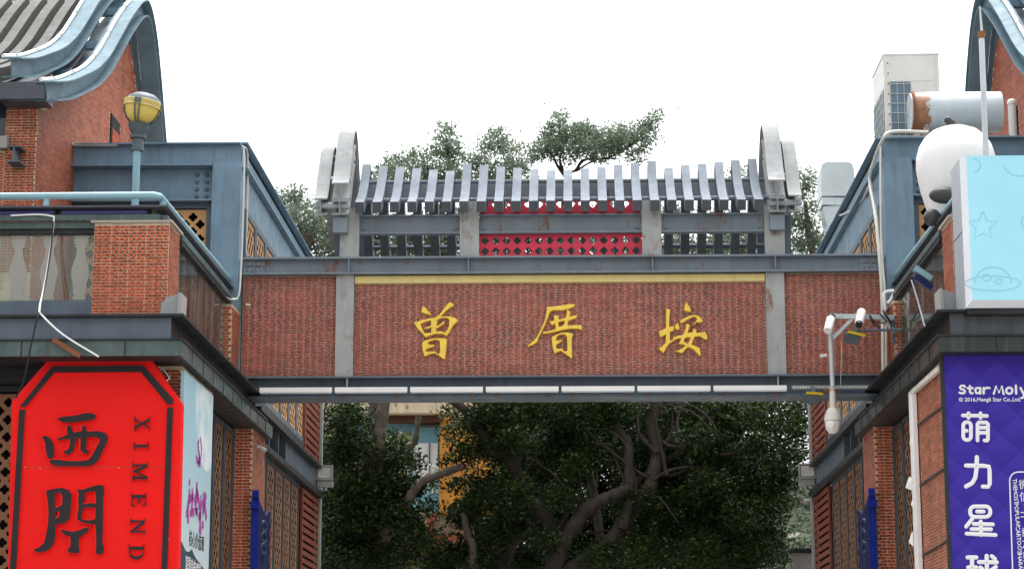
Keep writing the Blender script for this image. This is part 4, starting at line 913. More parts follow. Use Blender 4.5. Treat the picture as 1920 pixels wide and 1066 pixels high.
# ------------------------------------------------------------------ pairs fixed on both buildings
def floodlight(lab):
    c = P(595, 890, 49.3); c = V((-5.80, 49.3, c.z + .05))
    f = thing('floodlight', lab, 'floodlight', (c.x, 49.5, c.z - .35), 'grey floodlights on the end posts')
    h = MB(); h.box(c.x - .19, c.x + .19, 49.22, 49.36, c.z - .16, c.z + .16); h.build('housing', 'dark_steel', f)
    ring_frame(MB(), 'y', 49.2, c.x - .20, c.x + .20, c.z - .17, c.z + .17, .035, -.03, .02).build('bezel', 'floodlight_grey', f)
    a0, a1 = .15, .11
    MB().add([(c.x - a0, 49.19, c.z - .12), (c.x + a0, 49.19, c.z - .12), (c.x + a0, 49.19, c.z + .12), (c.x - a0, 49.19, c.z + .12), (c.x - a1, 49.214, c.z - .10), (c.x + a1 - .03, 49.214, c.z - .10), (c.x + a1 - .03, 49.214, c.z + .03), (c.x - a1, 49.214, c.z + .03)], [(0, 1, 5, 4), (1, 2, 6, 5), (2, 3, 7, 6), (3, 0, 4, 7), (4, 5, 6, 7)]).build('reflector', 'reflector', f)
    for x in (-.06, .05): MB().box(c.x + x - .015, c.x + x + .015, 49.206, 49.212, c.z - .05, c.z - .02).build('led', 'led_chip', f)
    MB().box(c.x - .15, c.x + .15, 49.186, 49.189, c.z - .12, c.z + .12).build('glass', 'clear_glass', f)
    MB().box(c.x - .17, c.x + .19, 49.22, 49.40, c.z - .325, c.z - .175).build('driver_box', 'floodlight_grey', f)
    MB().tube([(c.x + .03, 49.3, c.z - .325), (c.x + .03, 49.35, c.z - .38), (c.x - .16, 49.62, c.z - .40)], .03, 8).build('bracket', 'galvanised', f)
def wallbox(lab):
    f = thing('terrace_floodlight', lab, 'floodlight', (-5.9, 31.2, 7.26), 'grey box floodlights on the ledges')
    b0 = P(318, 545, 30.75); b1 = P(352, 592, 30.75); zc = (b0.z + 7.26) / 2
    Rm = Matrix.Rotation(rad(12), 3, 'Y')
    def tb(q): q = Rm @ (V(q) - V((-5.93, 0, 7.4))) + V((-5.93, 0, 7.4)); return q
    m = MB(); pr = [(-6.04, 7.27), (-6.08, 7.48), (-6.03, 7.60), (-5.86, 7.69), (-5.80, 7.27)]
    m.prism([tb((x, 30.62, z)) for x, z in pr], (0, .42, 0)); m.build('housing', 'grey_box', f)
    m = MB(); m.prism([tb((-5.865, 30.60, 7.71)), tb((-5.82, 30.60, 7.71)), tb((-5.745, 30.60, 7.27)), tb((-5.80, 30.60, 7.27))], (0, .46, 0)); m.build('lid', 'floodlight_grey', f)
    MB().box(-5.98, -5.86, 30.7, 30.95, 7.252, 7.30).build('foot', 'dark_steel', f)
    MB().bar(tb((-5.80, 30.70, 7.36)), tb((-5.80, 30.70, 7.28)), .03, .02).build('latch', 'rust_bar', f)
def bluesign(lab):
    f = thing('hanging_sign', lab, 'sign', (-5.66, 38.6, 4), 'blue bracket signs on the brick pillars')
    MB().box(-5.745, -5.625, 37.85, 37.95, 2.8, 5.40).build('board', 'blue_plastic', f)
    MB().plate([(0, 0), (.95, 0), (.95, 2.55), (.80, 2.50), (.55, 2.40), (.3, 2.50), (.12, 2.58), (0, 2.60)], [], (-5.62, 37.86, 2.75), (0, 1.55, 0), (0, 0, 1), (-1, 0, 0), .05).build('side_board', 'navy_plastic', f)
    MB().box(-5.755, -5.60, 37.72, 37.85, 5.20, 5.31).build('bracket', 'blue_plastic', f); MB().box(-5.735, -5.63, 37.8, 37.9, 5.405, 5.53).build('top_cap', 'blue_plastic', f)
    m = MB()
    for z in (4.75, 4.95, 4.55): m.tube([V((-5.615, 38.5 + .28 * math.cos(t_ * math.pi / 6), z + .09 * math.sin(t_ * math.pi / 6))) for t_ in range(13)], .02, 5)
    m.build('logo_print', 'teal_print', f)
def pipeclamp(): pass
for k, side in enumerate(('left', 'right')):
    MIR[0] = k == 1
    floodlight('square floodlight on the %s building\'s end post, lens facing the street' % side)
    wallbox('grey box floodlight on the ledge beside the %s terrace pillar' % ('left' if k == 0 else 'right'))
    bluesign('narrow blue bracket sign on the %s brick pillar' % side)
MIR[0] = False

# ------------------------------------------------------------------ lamp post on the left terrace
LX = P(262, 230, 34).x
lp = thing('lamp_post', 'terrace lamp post with a yellow glass bowl and dark iron cap', 'lamp post', (LX, 34, 7.2))
zt_ = lambda y: P(262, y, 34).z
MB().tube([(LX - .03, 34, 7.2), (LX - .03, 34, zt_(282))], .062, 14).build('pole', 'rail_blue', lp, smooth=True)
MB().lathe([(.10, zt_(283)), (.095, zt_(262)), (.13, zt_(260)), (.135, zt_(256)), (.10, zt_(253)), (.16, zt_(240)), (.175, zt_(233)), (.15, zt_(231))], (LX - .02, 34, 0), 20).build('neck', 'lamp_iron', lp, smooth=True)
tilt = Matrix.Rotation(rad(9), 4, 'Y')
def tlt(m):
    c = V((LX, 34, zt_(232))); m.v = [tuple(tilt.to_3x3() @ (V(q) - c) + c) for q in m.v]; return m
tlt(MB().lathe([(.13, zt_(232)), (.22, zt_(224)), (.27, zt_(214)), (.295, zt_(203)), (.30, zt_(194)), (.0, zt_(193))], (LX, 34, 0), 28)).build('bowl', 'lamp_glass', lp, smooth=True)
cp = tlt(MB().lathe([(.30, zt_(192.8)), (.27, zt_(185)), (.18, zt_(178)), (.08, zt_(175)), (.0, zt_(174))], (LX, 34, 0), 28)).build('cap', 'lamp_iron', lp, smooth=True)
bd = MB()
for i in range(40):
    for s_ in (1, -1):
        a0 = 2 * math.pi * i / 40; a1 = a0 + s_ * 2 * math.pi / 40; r0, r1 = .315, .322
        bd.bar((LX + r0 * math.cos(a0), 34 + r0 * math.sin(a0), zt_(202)), (LX + r1 * math.cos(a1), 34 + r1 * math.sin(a1), zt_(193)), .012, .012, (math.cos(a0), math.sin(a0), 0))
for z in (202.5, 192.5): bd.tube([(LX + .318 * math.cos(2 * math.pi * i / 32), 34 + .318 * math.sin(2 * math.pi * i / 32), zt_(z)) for i in range(33)], .010, 6)
tlt(bd).build('trellis_band', 'yellow_strip', lp)
for an in (-95, -5, 85, 175):
    c_, s_ = math.cos(rad(an)), math.sin(rad(an)); tn = V((-s_, c_, 0)); ba_ = MB()
    for off in (-.04, .04):
        ba_.tube([V((LX + r_ * c_, 34 + r_ * s_, zt_(z))) + tn * off * k_ for r_, z, k_ in ((.17, 231, .6), (.245, 223, .75), (.29, 213, .9), (.315, 203, 1.), (.325, 192, 1.1))], .012, 6)
    ba_.obox((LX + .325 * c_, 34 + .325 * s_, zt_(197)), tn * .055, V((c_, s_, 0)) * .012, (0, 0, .045))
    tlt(ba_).build('strap', 'lamp_iron', lp)

# ------------------------------------------------------------------ purple wall-washer tubes on the left rail
for i, (xa, xb, lab) in enumerate(((-9.8, -7.83, 'dark purple light tube on the left terrace channel, left of the cable joint'), (-7.76, -6.42, 'dark purple light tube on the left terrace channel, right of the cable joint'))):
    t = thing('wall_washer', lab, 'light', ((xa + xb) / 2, 31.25, 9.0), 'purple light tubes on the left terrace')
    MB().tube([(xa, 31.25, 9.05), (xb, 31.25, 9.05)], .045, 12).build('tube', 'purple_tube', t, smooth=True)
    for x in (xa, xb): MB().tube([(x - .02, 31.25, 9.05), (x + .02, 31.25, 9.05)], .05, 12).build('end_cap', 'dark_rubber', t, smooth=True)
bt = thing('blue_projector', 'small blue fixture clamped on the right terrace rail', 'light', P(1730, 520, 32.4))
c = P(1730, 520, 32.2)
for dz in (-.07, .07): MB().bar(c + V((-.12, 0, .08 + dz)), c + V((.13, 0, -.1 + dz)), .12, .09).build('tube', 'rail_blue' if dz > 0 else 'navy_plastic', bt)
MB().bar(c + V((-.13, 0, .06)), c + V((.14, 0, -.12)), .08, .1).build('cradle', 'dark_steel', bt)
MB().tube([P(1709, 525, 32.3), P(1720, 560, 31.6), P(1734, 612, 30.6)], .014, 6).build('stay_rod', 'slate_steel', bt)

# ------------------------------------------------------------------ cameras and lamps on the right end of the gate
CY = 36.7
br = thing('camera_bracket', 'grey steel bracket arm with braces in front of the gate\'s right panel', 'bracket', P(1665, 593, CY))
MB().bar(P(1555, 592, CY), P(1676, 595, CY), .06, .085).build('arm', 'galvanised', br)
MB().bar(P(1601, 594, CY + .01), P(1561, 634, CY + .01), .03, .06).build('brace', 'galvanised', br); MB().bar(P(1649, 593, CY - .01), P(1678, 622, CY - .01), .03, .06).build('brace', 'galvanised', br)
MB().bar(P(1676, 593, CY + .05), P(1676, 645, CY + .05), .05, .03, (0, 1, 0)).build('wall_plate', 'slate_steel', br)
for i, (pts) in enumerate(([(1630, 590), (1640, 612), (1636, 600), (1650, 616)], [(1655, 582), (1668, 600), (1672, 618)], [(1650, 588), (1662, 604), (1640, 602), (1632, 592)], [(1668, 575), (1660, 590), (1674, 606)])):
    MB().tube(spline([P(x, y, CY - .1) for x, y in pts], 4), .012, 5).build('loose_wire', 'dark_rubber', br)
def bullet(lab, a, b, r0, dark_first):
    f = thing('security_camera', lab, 'camera', P(*a, CY - .15), 'white tube cameras on the bracket'); A, B = P(*a, CY - .05), P(*b, CY - .30)
    MB().tube([A, A.lerp(B, .06), A.lerp(B, .94), B], [r0 * .85, r0, r0, r0 * .9], 16).build('body', 'white_paint', f, smooth=True)
    if dark_first: MB().ball(A + (A - B) * .05, r0 * 1.05, 12).build('mount_ball', 'dark_rubber', f, smooth=True)
    else: MB().tube([B, B + (B - A) * .14], r0 * .8, 14).build('lens', 'dark_rubber', f, smooth=True)
    MB().tube([A, A + V((0, .2, .04))], .025, 8).build('mount', 'galvanised', f)
bullet('white tube camera at the left end of the bracket, with a black ball mount', (1558, 596), (1552, 620), .075, True)
bullet('white tube camera hanging from the middle of the bracket arm', (1616, 583), (1611, 606), .078, False)
dc = thing('dome_camera', 'white dome camera hanging on a long pole below the gate', 'camera', P(1561, 770, CY))
MB().tube([P(1556, 600, CY), P(1557, 628, CY), P(1561, 725, CY)], .042, 12).build('pole', 'galvanised', dc, smooth=True)
MB().tube([P(1560.5, 727, CY), P(1562, 770, CY)], .055, 12).build('drop_pipe', 'old_white', dc, smooth=True)
z = lambda y: P(1561, y, CY).z
xx = P(1561.5, 790, CY).x
MB().lathe([(.06, z(764)), (.10, z(768)), (.135, z(778)), (.15, z(788)), (.14, z(789.5))], (xx, CY, 0), 22).build('hood', 'old_white', dc, smooth=True)
MB().lathe([(.135, z(789.5)), (.135, z(795)), (.12, z(804)), (.07, z(811)), (0, z(813))], (xx, CY, 0), 22).build('dome', 'white_paint', dc, smooth=True)
q = MB().lathe([(0, .02), (.055, .02), (.07, 0)], V((xx - .05, CY - .12, z(798))), 16, ax=(-.2, -1, -.25)).build('lens', 'reflector', dc, smooth=True)
MB().box(xx - .12, xx + .12, CY - .06, CY + .4, z(731), z(730)).build('mounting_plate', 'rust_bar', dc)
m = MB(); a_ = P(1550, 665, CY); m.bar(a_, a_ + V((-.12, 0, -.02)), .03, .05); m.bar(a_ + V((.0, 0, .08)), a_ + V((0, 0, -.02)), .03, .04); m.build('clamp', 'old_white', dc)
def yellow(lab, c, y, rx):
    f = thing('work_lamp', lab, 'lamp', P(*c, y), 'yellow trimmed work lamps'); o = P(*c, y)
    M = Matrix.Rotation(rad(rx), 3, 'Y')
    def ob(m, p, h): return m.obox(o + M @ V(p), M @ V((h[0], 0, 0)), V((0, h[1], h[2] * .3)), M @ V((0, -h[1] * .3, h[2])))
    ob(MB(), (-.03, 0, -.06), (.13, .05, .08)).build('housing', 'dark_steel', f); ob(MB(), (.03, -.03, .035), (.145, .06, .02)).build('hood', 'yellow_paint', f)
    MB().bar(o + V((.0, .02, .16)), o + V((.02, 0, .02)), .07, .03, (0, 1, 0)).build('yoke', 'slate_steel', f); return f
f = yellow('yellow trimmed work lamp held by the long pipe beside the cameras', (1602, 629), CY - .1, 14)
MB().tube([P(1606, 619, CY - .1), P(1732, 618, CY - 3.2) * 0 + P(1732, 617, CY - .1)], .022, 8).build('support_pipe', 'slate_steel', f)
yellow('yellow trimmed work lamp under the gate beam at the end of the tube row', (1524, 741), 37.3, 4)

# ------------------------------------------------------------------ conduits, cables, odds and ends
def cable(name, lab, pts, r_, mat, cat='cable', grp=None, n=5):
    return tag(MB().tube(spline(pts, n), r_, 7).build(name, mat, smooth=True), lab, cat, grp)
cable('conduit', 'white conduit running down the left column edge to the gate', [P(456, 276, 37.3), P(458, 300, 37.3), P(456, 400, 37.3), P(452, 500, 37.3), P(448, 552, 37.2), P(438, 560, 37.1), P(420, 552, 36.5)], .018, 'cable_white')
cable('conduit', 'white conduit bent over the corner of the left roof, outer one', [P(455, 274, 37.25), P(464, 292, 38.0), P(463, 400, 38.0), P(461, 470, 38.0), P(466, 480, 38.1)], .022, 'cable_white')
cable('conduit', 'thick cream conduit running down the right column to the gate bottom', [P(1740, 248, 37.2), P(1675, 247, 37.2), P(1655, 262, 37.2), P(1633, 320, 38.2), P(1632, 350, 38.2), P(1641, 400, 37.6), P(1648, 470, 37.3), P(1654, 560, 37.3), P(1656, 700, 37.3)], .032, 'old_white')
cable('conduit', 'straight cream conduit on the edge of the right column', [P(1651, 275, 37.3), P(1651, 380, 37.3), P(1653, 470, 37.3), P(1660, 560, 37.25), P(1662, 700, 37.25)], .02, 'old_white')
cable('conduit', 'looped white conduit at the foot of the right column', [P(1660, 580, 37.1), P(1657, 553, 37.1), P(1664, 546, 37.1), P(1676, 546, 37.0), P(1670, 562, 37.0), P(1664, 568, 37.0)], .03, 'white_paint')
cable('conduit', 'thin grey conduit along the slope of the right roof edge', [P(1632, 345, 38.4), P(1610, 385, 41), P(1580, 402, 43), P(1570, 405, 44), P(1548, 432, 46)], .025, 'cable_white')
cable('cable', 'white cable hanging from the left terrace channel to the ledge', [P(20, 404, 31.12), P(70, 402, 31.12), P(96, 405, 31.1), P(101, 412, 31.1), P(94, 470, 31.0), P(82, 540, 30.6), P(74, 578, 29.94), P(80, 592, 29.9), P(120, 628, 29.9), P(185, 668, 29.95)], .013, 'white_paint')
cable('cable', 'black cable hanging down across the left ledge to the sign', [P(100, 415, 31.05), P(95, 470, 30.95), P(83, 545, 30.5), P(73, 585, 29.88), P(62, 630, 29.9), P(45, 710, 30.0), P(30, 745, 30.2)], .012, 'dark_rubber')
cable('cable', 'white cable trailing down the edge of the poster', [P(346, 700, 30.85), P(340, 840, 30.8), P(337, 900, 30.8), P(333, 980, 30.8), P(336, 1040, 30.8), P(333, 1090, 30.8)], .010, 'cable_white')
cable('cable', 'pale cable lying on the left roof edge beside the brick gable', [P(86, 253, 36.6), P(100, 262, 37.0), P(115, 268, 37.3), P(150, 271, 37.4), P(220, 271, 37.4)], .03, 'old_white')
cable('cable', 'thin cable drooping under the left terrace rail', [P(378, 500, 34), P(395, 520, 35), P(410, 545, 36), P(430, 560, 36.5), P(446, 560, 36.9)], .010, 'cable_white')
cable('wire', 'thin pale wire hanging over the right brick panel', [P(1578, 640, 37.4), P(1577, 690, 37.4), P(1576, 728, 37.4)], .005, 'cable_white', 'wire')
tag(MB().bar(P(100, 636, 29.97), P(150, 667, 29.97), .05, .07).build('rusty_bar', 'rust_bar'), 'rusty angle bar leaning across the green fascia above the red sign', 'bar')
wp = thing('white_downpipe', 'tall white post at the edge of the right side wall bay', 'post', (5.3, 33.3, 0))
xw = 5.28
a_ = PX(1713, 730, xw); MB().box(xw - .03, xw + .03, a_.y - .06, a_.y + .34, 2.8, a_.z).build('post', 'white_paint', wp)
MB().bar(PX(1711, 735, xw), PX(1762, 690, xw), .06, .07).build('sloped_cap', 'old_white', wp)
m = MB()
for i, (x, y, l) in enumerate(((1702, 895, 22), (1708, 930, 6), (1706, 815, 8), (1704, 1000, 6))):
    p = PX(x + 8, y, xw); m.add([p, p + V((0, .05 * l / 4, .05)), p + V((-.06, .06 * l / 4, -.12)), p + V((0, 0, -.2))], [(0, 1, 2, 3)])
m.build('torn_sheet', 'white_paint', wp, recalc=False)
for i, (pa, pb) in enumerate((((1716, 800), (1770, 760)), ((1716, 915), (1775, 875)), ((1716, 1050), (1778, 1012)))):
    A, B = PX(*pa, 5.31), PX(*pb, 5.31); MB().bar(A, B, .014, .03).build('dark_strap', 'black_steel', right)
for sx, px, py in ((-1, 484, 838),):
    c = PX(px, py, -5.75); t = thing('wall_camera', 'small white camera on the side of the left brick pillar', 'camera', c)
    MB().tube([c + V((.02, 0, 0)), c + V((.08, .3, -.02))], .04, 10).build('body', 'floodlight_grey', t, smooth=True); MB().tube([c + V((-.03, 0, .02)), c + V((.04, .02, .02))], .035, 8).build('mount', 'galvanised', t, smooth=True)
c = P(461, 571, 37.45); t = thing('wall_camera', 'tiny white camera beside the gate at the left brick panel edge', 'camera', c)
MB().tube([c, c + V((.08, -.03, -.01))], .022, 8).build('body', 'old_white', t, smooth=True); MB().ball(c - V((.02, 0, 0)), .03, 8).build('mount', 'rust_bar', t, smooth=True)

# ------------------------------------------------------------------ trees
def limb(m, pts, Y, r0, r1, dy=0.):
    k = len(pts); w = [P(x, y, Y + dy * i / max(1, k - 1)) for i, (x, y) in enumerate(pts)]; pa = spline(w, 6); n_ = len(pa)
    pa = [p + V((random.uniform(-1, 1), random.uniform(-1, 1), random.uniform(-1, 1))) * .06 * r0 for p in pa]
    rs = [(r0 + (r1 - r0) * i / (n_ - 1)) * (1 + .10 * math.sin(i * 1.3 + r0 * 40) + random.uniform(-.04, .04)) for i in range(n_)]
    m.tube(pa, rs, 10)
def twigs(m, clumps, n_, r_=.02):
    for _ in range(n_):
        c, rr = random.choice(clumps)[:2]; a_ = V(c); b_ = a_ + V((random.uniform(-1, 1) * rr, random.uniform(-1, 1) * rr, random.uniform(-.6, .6) * rr))
        m.tube(spline([b_ + (a_ - b_) * 1.3, a_.lerp(b_, .5) + V((0, 0, .12 * rr)), b_], 3), [r_ * (1 - i * .1) for i in range(7)], 5)
def crown(parent, clumps, mat, size=.115, dens=1., seed=1, up=.35):
    rg = np.random.default_rng(seed); CT = []
    for c, rr, n_ in clumps:
        k = max(3, int(n_ * dens / 12)); d_ = rg.normal(size=(k, 3)); d_ /= np.linalg.norm(d_, axis=1)[:, None]
        rad_ = rg.uniform(.25, 1, (k, 1)) ** .5; sp = np.array(c) + d_ * rad_ * np.array([rr, rr, rr * .8])
        pt = np.repeat(sp, 12, 0) + rg.normal(size=(k * 12, 3)) * np.array([.14, .14, .10]) * min(2, size / .115); CT.append(pt)
    Pt = np.concatenate(CT); n_ = len(Pt)
    nr = rg.normal(size=(n_, 3)); nr[:, 2] = np.abs(nr[:, 2]) + up; nr /= np.linalg.norm(nr, axis=1)[:, None]
    t = rg.normal(size=(n_, 3)); t[:, 2] -= .3; t -= nr * (t * nr).sum(1)[:, None]; t /= np.linalg.norm(t, axis=1)[:, None]; b_ = np.cross(nr, t)
    l = (size * rg.uniform(.65, 1.25, n_))[:, None]; wd = l * .24
    vs = np.stack([Pt - t * l * .5, Pt + b_ * wd - nr * l * .04, Pt + t * l * .5, Pt - b_ * wd - nr * l * .04], 1).reshape(-1, 3)
    off = ORG[parent.name]; vs = vs - np.array(off)
    me = bpy.data.meshes.new('crown'); me.vertices.add(n_ * 4); me.vertices.foreach_set('co', vs.astype(np.float32).ravel())
    me.loops.add(n_ * 4); me.loops.foreach_set('vertex_index', np.arange(n_ * 4, dtype=np.int32)); me.polygons.add(n_)
    me.polygons.foreach_set('loop_start', np.arange(0, n_ * 4, 4, dtype=np.int32)); me.update(calc_edges=True); me.validate()
    me.materials.append(MATS[mat]); return link('crown', me, parent)
def cl(L, Y, jit=1.0, dn=120):
    """clumps from outline positions: (px, py, radius in px); the depth is spread round Y"""
    r = []
    for x, y, q in L:
        for _ in range(2):
            Yj = Y + random.uniform(-jit, jit); rr = q * Yj / 4000; r.append((P(x + random.uniform(-.3, .3) * q, y + random.uniform(-.3, .3) * q, Yj), rr, int(dn * (rr / .5) ** 2)))
    return r
TR = []
# big banyan: its dark crown fills the view below the gate
t = thing('banyan_tree', 'big dark banyan with heavy spreading limbs behind the gate opening', 'tree', (1.4, 50, 0)); m = MB()
limb(m, [(1010, 1500), (1020, 1250), (1050, 1080)], 52.3, .55, .42)
limb(m, [(1040, 1100), (1101, 1049), (1141, 1021), (1174, 975), (1205, 939), (1223, 899), (1230, 847), (1223, 800), (1235, 740)], 52.2, .26, .13, .5)
limb(m, [(1030, 1090), (1049, 1033), (1067, 1000), (1101, 954), (1132, 936), (1162, 923), (1178, 915)], 52.1, .22, .13)
limb(m, [(1166, 992), (1178, 950), (1179, 893), (1178, 832), (1165, 813), (1140, 770), (1110, 700)], 52.2, .15, .09, .6)
limb(m, [(1186, 908), (1215, 888), (1248, 865), (1281, 838), (1300, 810), (1330, 770)], 53.0, .10, .05)
limb(m, [(1215, 930), (1250, 890), (1290, 880), (1340, 850), (1400, 800)], 53.6, .12, .05)
limb(m, [(1055, 1050), (1036, 1006), (1009, 954), (985, 930), (957, 860), (917, 841), (911, 822), (880, 777), (841, 745)], 52.5, .22, .10)
limb(m, [(917, 841), (925, 800), (930, 750), (935, 690)], 52.6, .11, .08)
limb(m, [(940, 1060), (965, 1010), (984, 985), (997, 960), (1010, 930)], 52.9, .16, .10)
limb(m, [(1240, 745), (1215, 690)], 54.0, .13, .09, .5);
low = [(1180 + i, 770 + j, 44) for i in range(-250, 300, 62) for j in (0, 70)] + [(1260 + i, 900 + j, 44) for i in range(-60, 190, 60) for j in (0, 60, 120)] + [(1200, 1030, 40), (1120, 1045, 32), (1330, 1050, 50), (1390, 1060, 38), (1440, 1000, 22), (1455, 1040, 14), (1400, 940, 36), (1480, 800, 34), (1490, 850, 26), (1470, 890, 32), (1490, 760, 30), (1400, 1025, 34), (960, 820, 40), (950, 920, 48), (1000, 880, 40), (1010, 1010, 30), (1080, 880, 30), (1110, 840, 38), (1060, 780, 40), (1050, 930, 28), (960, 990, 38)]
for k_ in range(46):
    x, y = random.choice([(1205, 939), (1223, 899), (1230, 847), (1174, 975), (1178, 915), (1179, 870), (1215, 888), (1250, 890), (1281, 838), (1340, 850), (1009, 954), (957, 860), (911, 822), (1036, 1006), (1067, 1000), (997, 960), (1132, 936)])
    a_ = random.uniform(-3.0, .1); l_ = random.uniform(60, 170); b_ = random.uniform(-.5, .5)
    pts = [(x, y), (x + l_ * .35 * math.cos(a_), y + l_ * .35 * math.sin(a_)), (x + l_ * .7 * math.cos(a_ + b_), y + l_ * .7 * math.sin(a_ + b_)), (x + l_ * math.cos(a_ + b_ * 2), y + l_ * math.sin(a_ + b_ * 2))]
    limb(m, pts, 52.4, random.uniform(.03, .06), .012, random.uniform(-.6, 1.2))
m.build('trunk', 'bark', t, smooth=True)
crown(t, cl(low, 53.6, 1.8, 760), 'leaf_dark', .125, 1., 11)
# left banyan
t = thing('banyan_tree', 'dense dark tree behind the left end of the gate with pale bent trunk', 'tree', (-4, 51, 0)); m = MB()
limb(m, [(650, 1400), (655, 1150), (672, 980), (690, 880), (704, 842)], 55.2, .30, .2, -2.2); limb(m, [(700, 850), (709, 832), (712, 801), (721, 749), (725, 690)], 52.9, .19, .14)
limb(m, [(690, 1150), (712, 1030), (732, 985)], 54.6, .2, .15, -2); limb(m, [(728, 992), (740, 972), (761, 948), (773, 923), (792, 902), (835, 885), (870, 872)], 52.5, .145, .09)
limb(m, [(742, 870), (765, 840), (778, 825), (785, 780)], 54.0, .10, .07); limb(m, [(890, 1100), (887, 1024), (877, 1003), (870, 960)], 52.6, .11, .08)
limb(m, [(725, 700), (760, 560), (800, 470), (830, 380), (850, 300)], 53.5, .12, .06); m.build('trunk', 'pale_bark', t, smooth=True)
low = [(640, 790, 40), (630, 860, 36), (650, 920, 50), (640, 1000, 50), (700, 900, 46), (740, 850, 30), (690, 905, 30), (720, 930, 26), (650, 840, 30), (760, 975, 34), (700, 985, 40), (700, 960, 50), (760, 920, 36), (700, 1040, 50), (760, 1020, 44), (620, 1050, 40), (610, 930, 30), (800, 1000, 30), (840, 1040, 40), (880, 1020, 30), (890, 790, 24), (850, 770, 16), (880, 850, 26), (905, 900, 26), (890, 940, 22), (850, 830, 12), (840, 800, 10), (775, 865, 16), (800, 950, 16), (785, 905, 14), (856, 905, 16), (838, 862, 12), (868, 800, 18), (810, 905, 10), (700, 800, 16), (725, 845, 18), (870, 960, 34), (900, 930, 34), (690, 830, 22), (925, 1000, 30), (900, 1060, 40), (980, 1060, 34), (660, 770, 26)]
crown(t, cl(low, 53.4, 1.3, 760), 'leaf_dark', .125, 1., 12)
t = thing('banyan_tree', 'dense dark tree filling the gap behind the two banyans under the gate', 'tree', (0, 57, 0)); m = MB()
limb(m, [(1120, 1400), (1130, 1150), (1120, 950), (1090, 800), (1080, 700)], 60.0, .3, .12); limb(m, [(1130, 1120), (1250, 980), (1350, 860), (1400, 760)], 60.0, .15, .06); m.build('trunk', 'bark', t, smooth=True)
low = [(x, y, 46) for x in range(970, 1440, 60) for y in range(780, 1100, 62) if y < 880 or x < 1370] + [(x, y, 46) for x in range(610, 760, 55) for y in range(850, 1100, 60)] + [(830, 1060, 40), (900, 1060, 40), (920, 990, 26)]
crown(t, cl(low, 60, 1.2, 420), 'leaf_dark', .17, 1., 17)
# the crowns that show above the gate
t = thing('leafy_tree', 'haze-paled umbrella-shaped crown above the middle of the gate roof', 'tree', (.5, 54, 0)); m = MB()
for pts in ([(1040, 600), (1052, 420), (1062, 335), (1085, 318), (1112, 302), (1150, 292), (1190, 270)], [(1062, 335), (1045, 310), (1035, 290), (1020, 285)], [(1080, 320), (1095, 300), (1130, 298), (1180, 296)], [(1060, 330), (1050, 300), (1060, 270)], [(1110, 302), (1120, 280), (1150, 260)], [(1160, 285), (1195, 262), (1225, 225)]): limb(m, pts, 54, .05, .012)
limb(m, [(1130, 1300), (1125, 1000), (1040, 600)], 62, .2, .06, -8); m.build('trunk', 'bark', t, smooth=True)
up_ = [(1000, 300, 10), (1230, 212, 7), (1222, 240, 8), (1232, 258, 8), (1128, 300, 10), (1060, 300, 8), (1042, 215, 8), (1195, 300, 8), (1050, 228, 14), (1045, 255, 26), (1020, 275, 26), (1000, 292, 14), (1075, 258, 28), (1075, 285, 22), (1110, 255, 26), (1140, 260, 30), (1165, 262, 22), (1110, 280, 22), (1150, 285, 18), (1185, 258, 20), (1205, 245, 18), (1215, 262, 12), (1225, 222, 12), (1200, 280, 14), (1180, 295, 10), (1045, 280, 20), (1095, 235, 12), (1155, 238, 10), (1210, 232, 12)]
crown(t, cl(up_, 54, .8, 900), 'leaf_hazed', .10, 1., 13)
t = thing('leafy_tree', 'haze-paled leafy tree rising over the left half of the gate roof', 'tree', (-3, 53, 0)); m = MB()
limb(m, [(690, 1300), (680, 900), (760, 560), (820, 420), (840, 330), (838, 260)], 60, .22, .03, -7); limb(m, [(805, 500), (760, 420), (740, 330)], 53, .08, .03); limb(m, [(815, 450), (890, 380), (930, 300)], 53, .08, .03)
limb(m, [(560, 500), (590, 440), (610, 400)], 52, .08, .05); m.build('trunk', 'pale_bark', t, smooth=True)
up_ = [(840, 240, 14), (832, 262, 20), (845, 285, 26), (815, 285, 18), (780, 300, 24), (740, 305, 22), (715, 320, 20), (700, 350, 30), (750, 340, 34), (800, 330, 34), (850, 330, 36), (900, 300, 28), (930, 270, 26), (935, 252, 14), (955, 280, 20), (960, 310, 26), (920, 330, 34), (975, 320, 16), (880, 350, 40), (950, 350, 34), (690, 440, 40), (760, 450, 34), (830, 450, 34), (900, 440, 40), (980, 440, 36), (1060, 450, 34), (1140, 450, 34), (1200, 450, 30), (1280, 460, 32), (1340, 455, 34), (1400, 450, 34), (990, 340, 10)] + [(x, y, 30) for x in range(700, 1420, 48) for y in (415, 470)]
crown(t, cl(up_, 53, 1.2, 760), 'leaf_hazed', .10, 1., 14)
t = thing('leafy_tree', 'green tree in the gap between the left building and the gate roof', 'tree', (-6.5, 52, 0)); m = MB()
limb(m, [(560, 1300), (565, 900), (585, 600), (575, 450), (610, 400), (625, 380)], 52, .2, .05); limb(m, [(580, 470), (560, 420), (545, 380)], 52, .06, .03); limb(m, [(590, 500), (640, 470), (690, 450), (740, 470)], 52, .07, .04); m.build('trunk', 'pale_bark', t, smooth=True)
up_ = [(545, 380, 26), (560, 365, 16), (530, 370, 14), (555, 410, 30), (585, 420, 24), (610, 440, 26), (600, 470, 26), (570, 450, 24), (630, 460, 26), (525, 395, 12), (620, 400, 14), (590, 390, 14)]
crown(t, cl(up_, 52, .8, 760), 'leaf_hazed', .10, 1., 15)
t = thing('leafy_tree', 'green tree in the gap between the gate roof and the right building', 'tree', (5.5, 53, 0)); m = MB()
limb(m, [(1640, 1300), (1630, 900), (1560, 600), (1520, 460), (1510, 380)], 53, .2, .05); m.build('trunk', 'pale_bark', t, smooth=True)
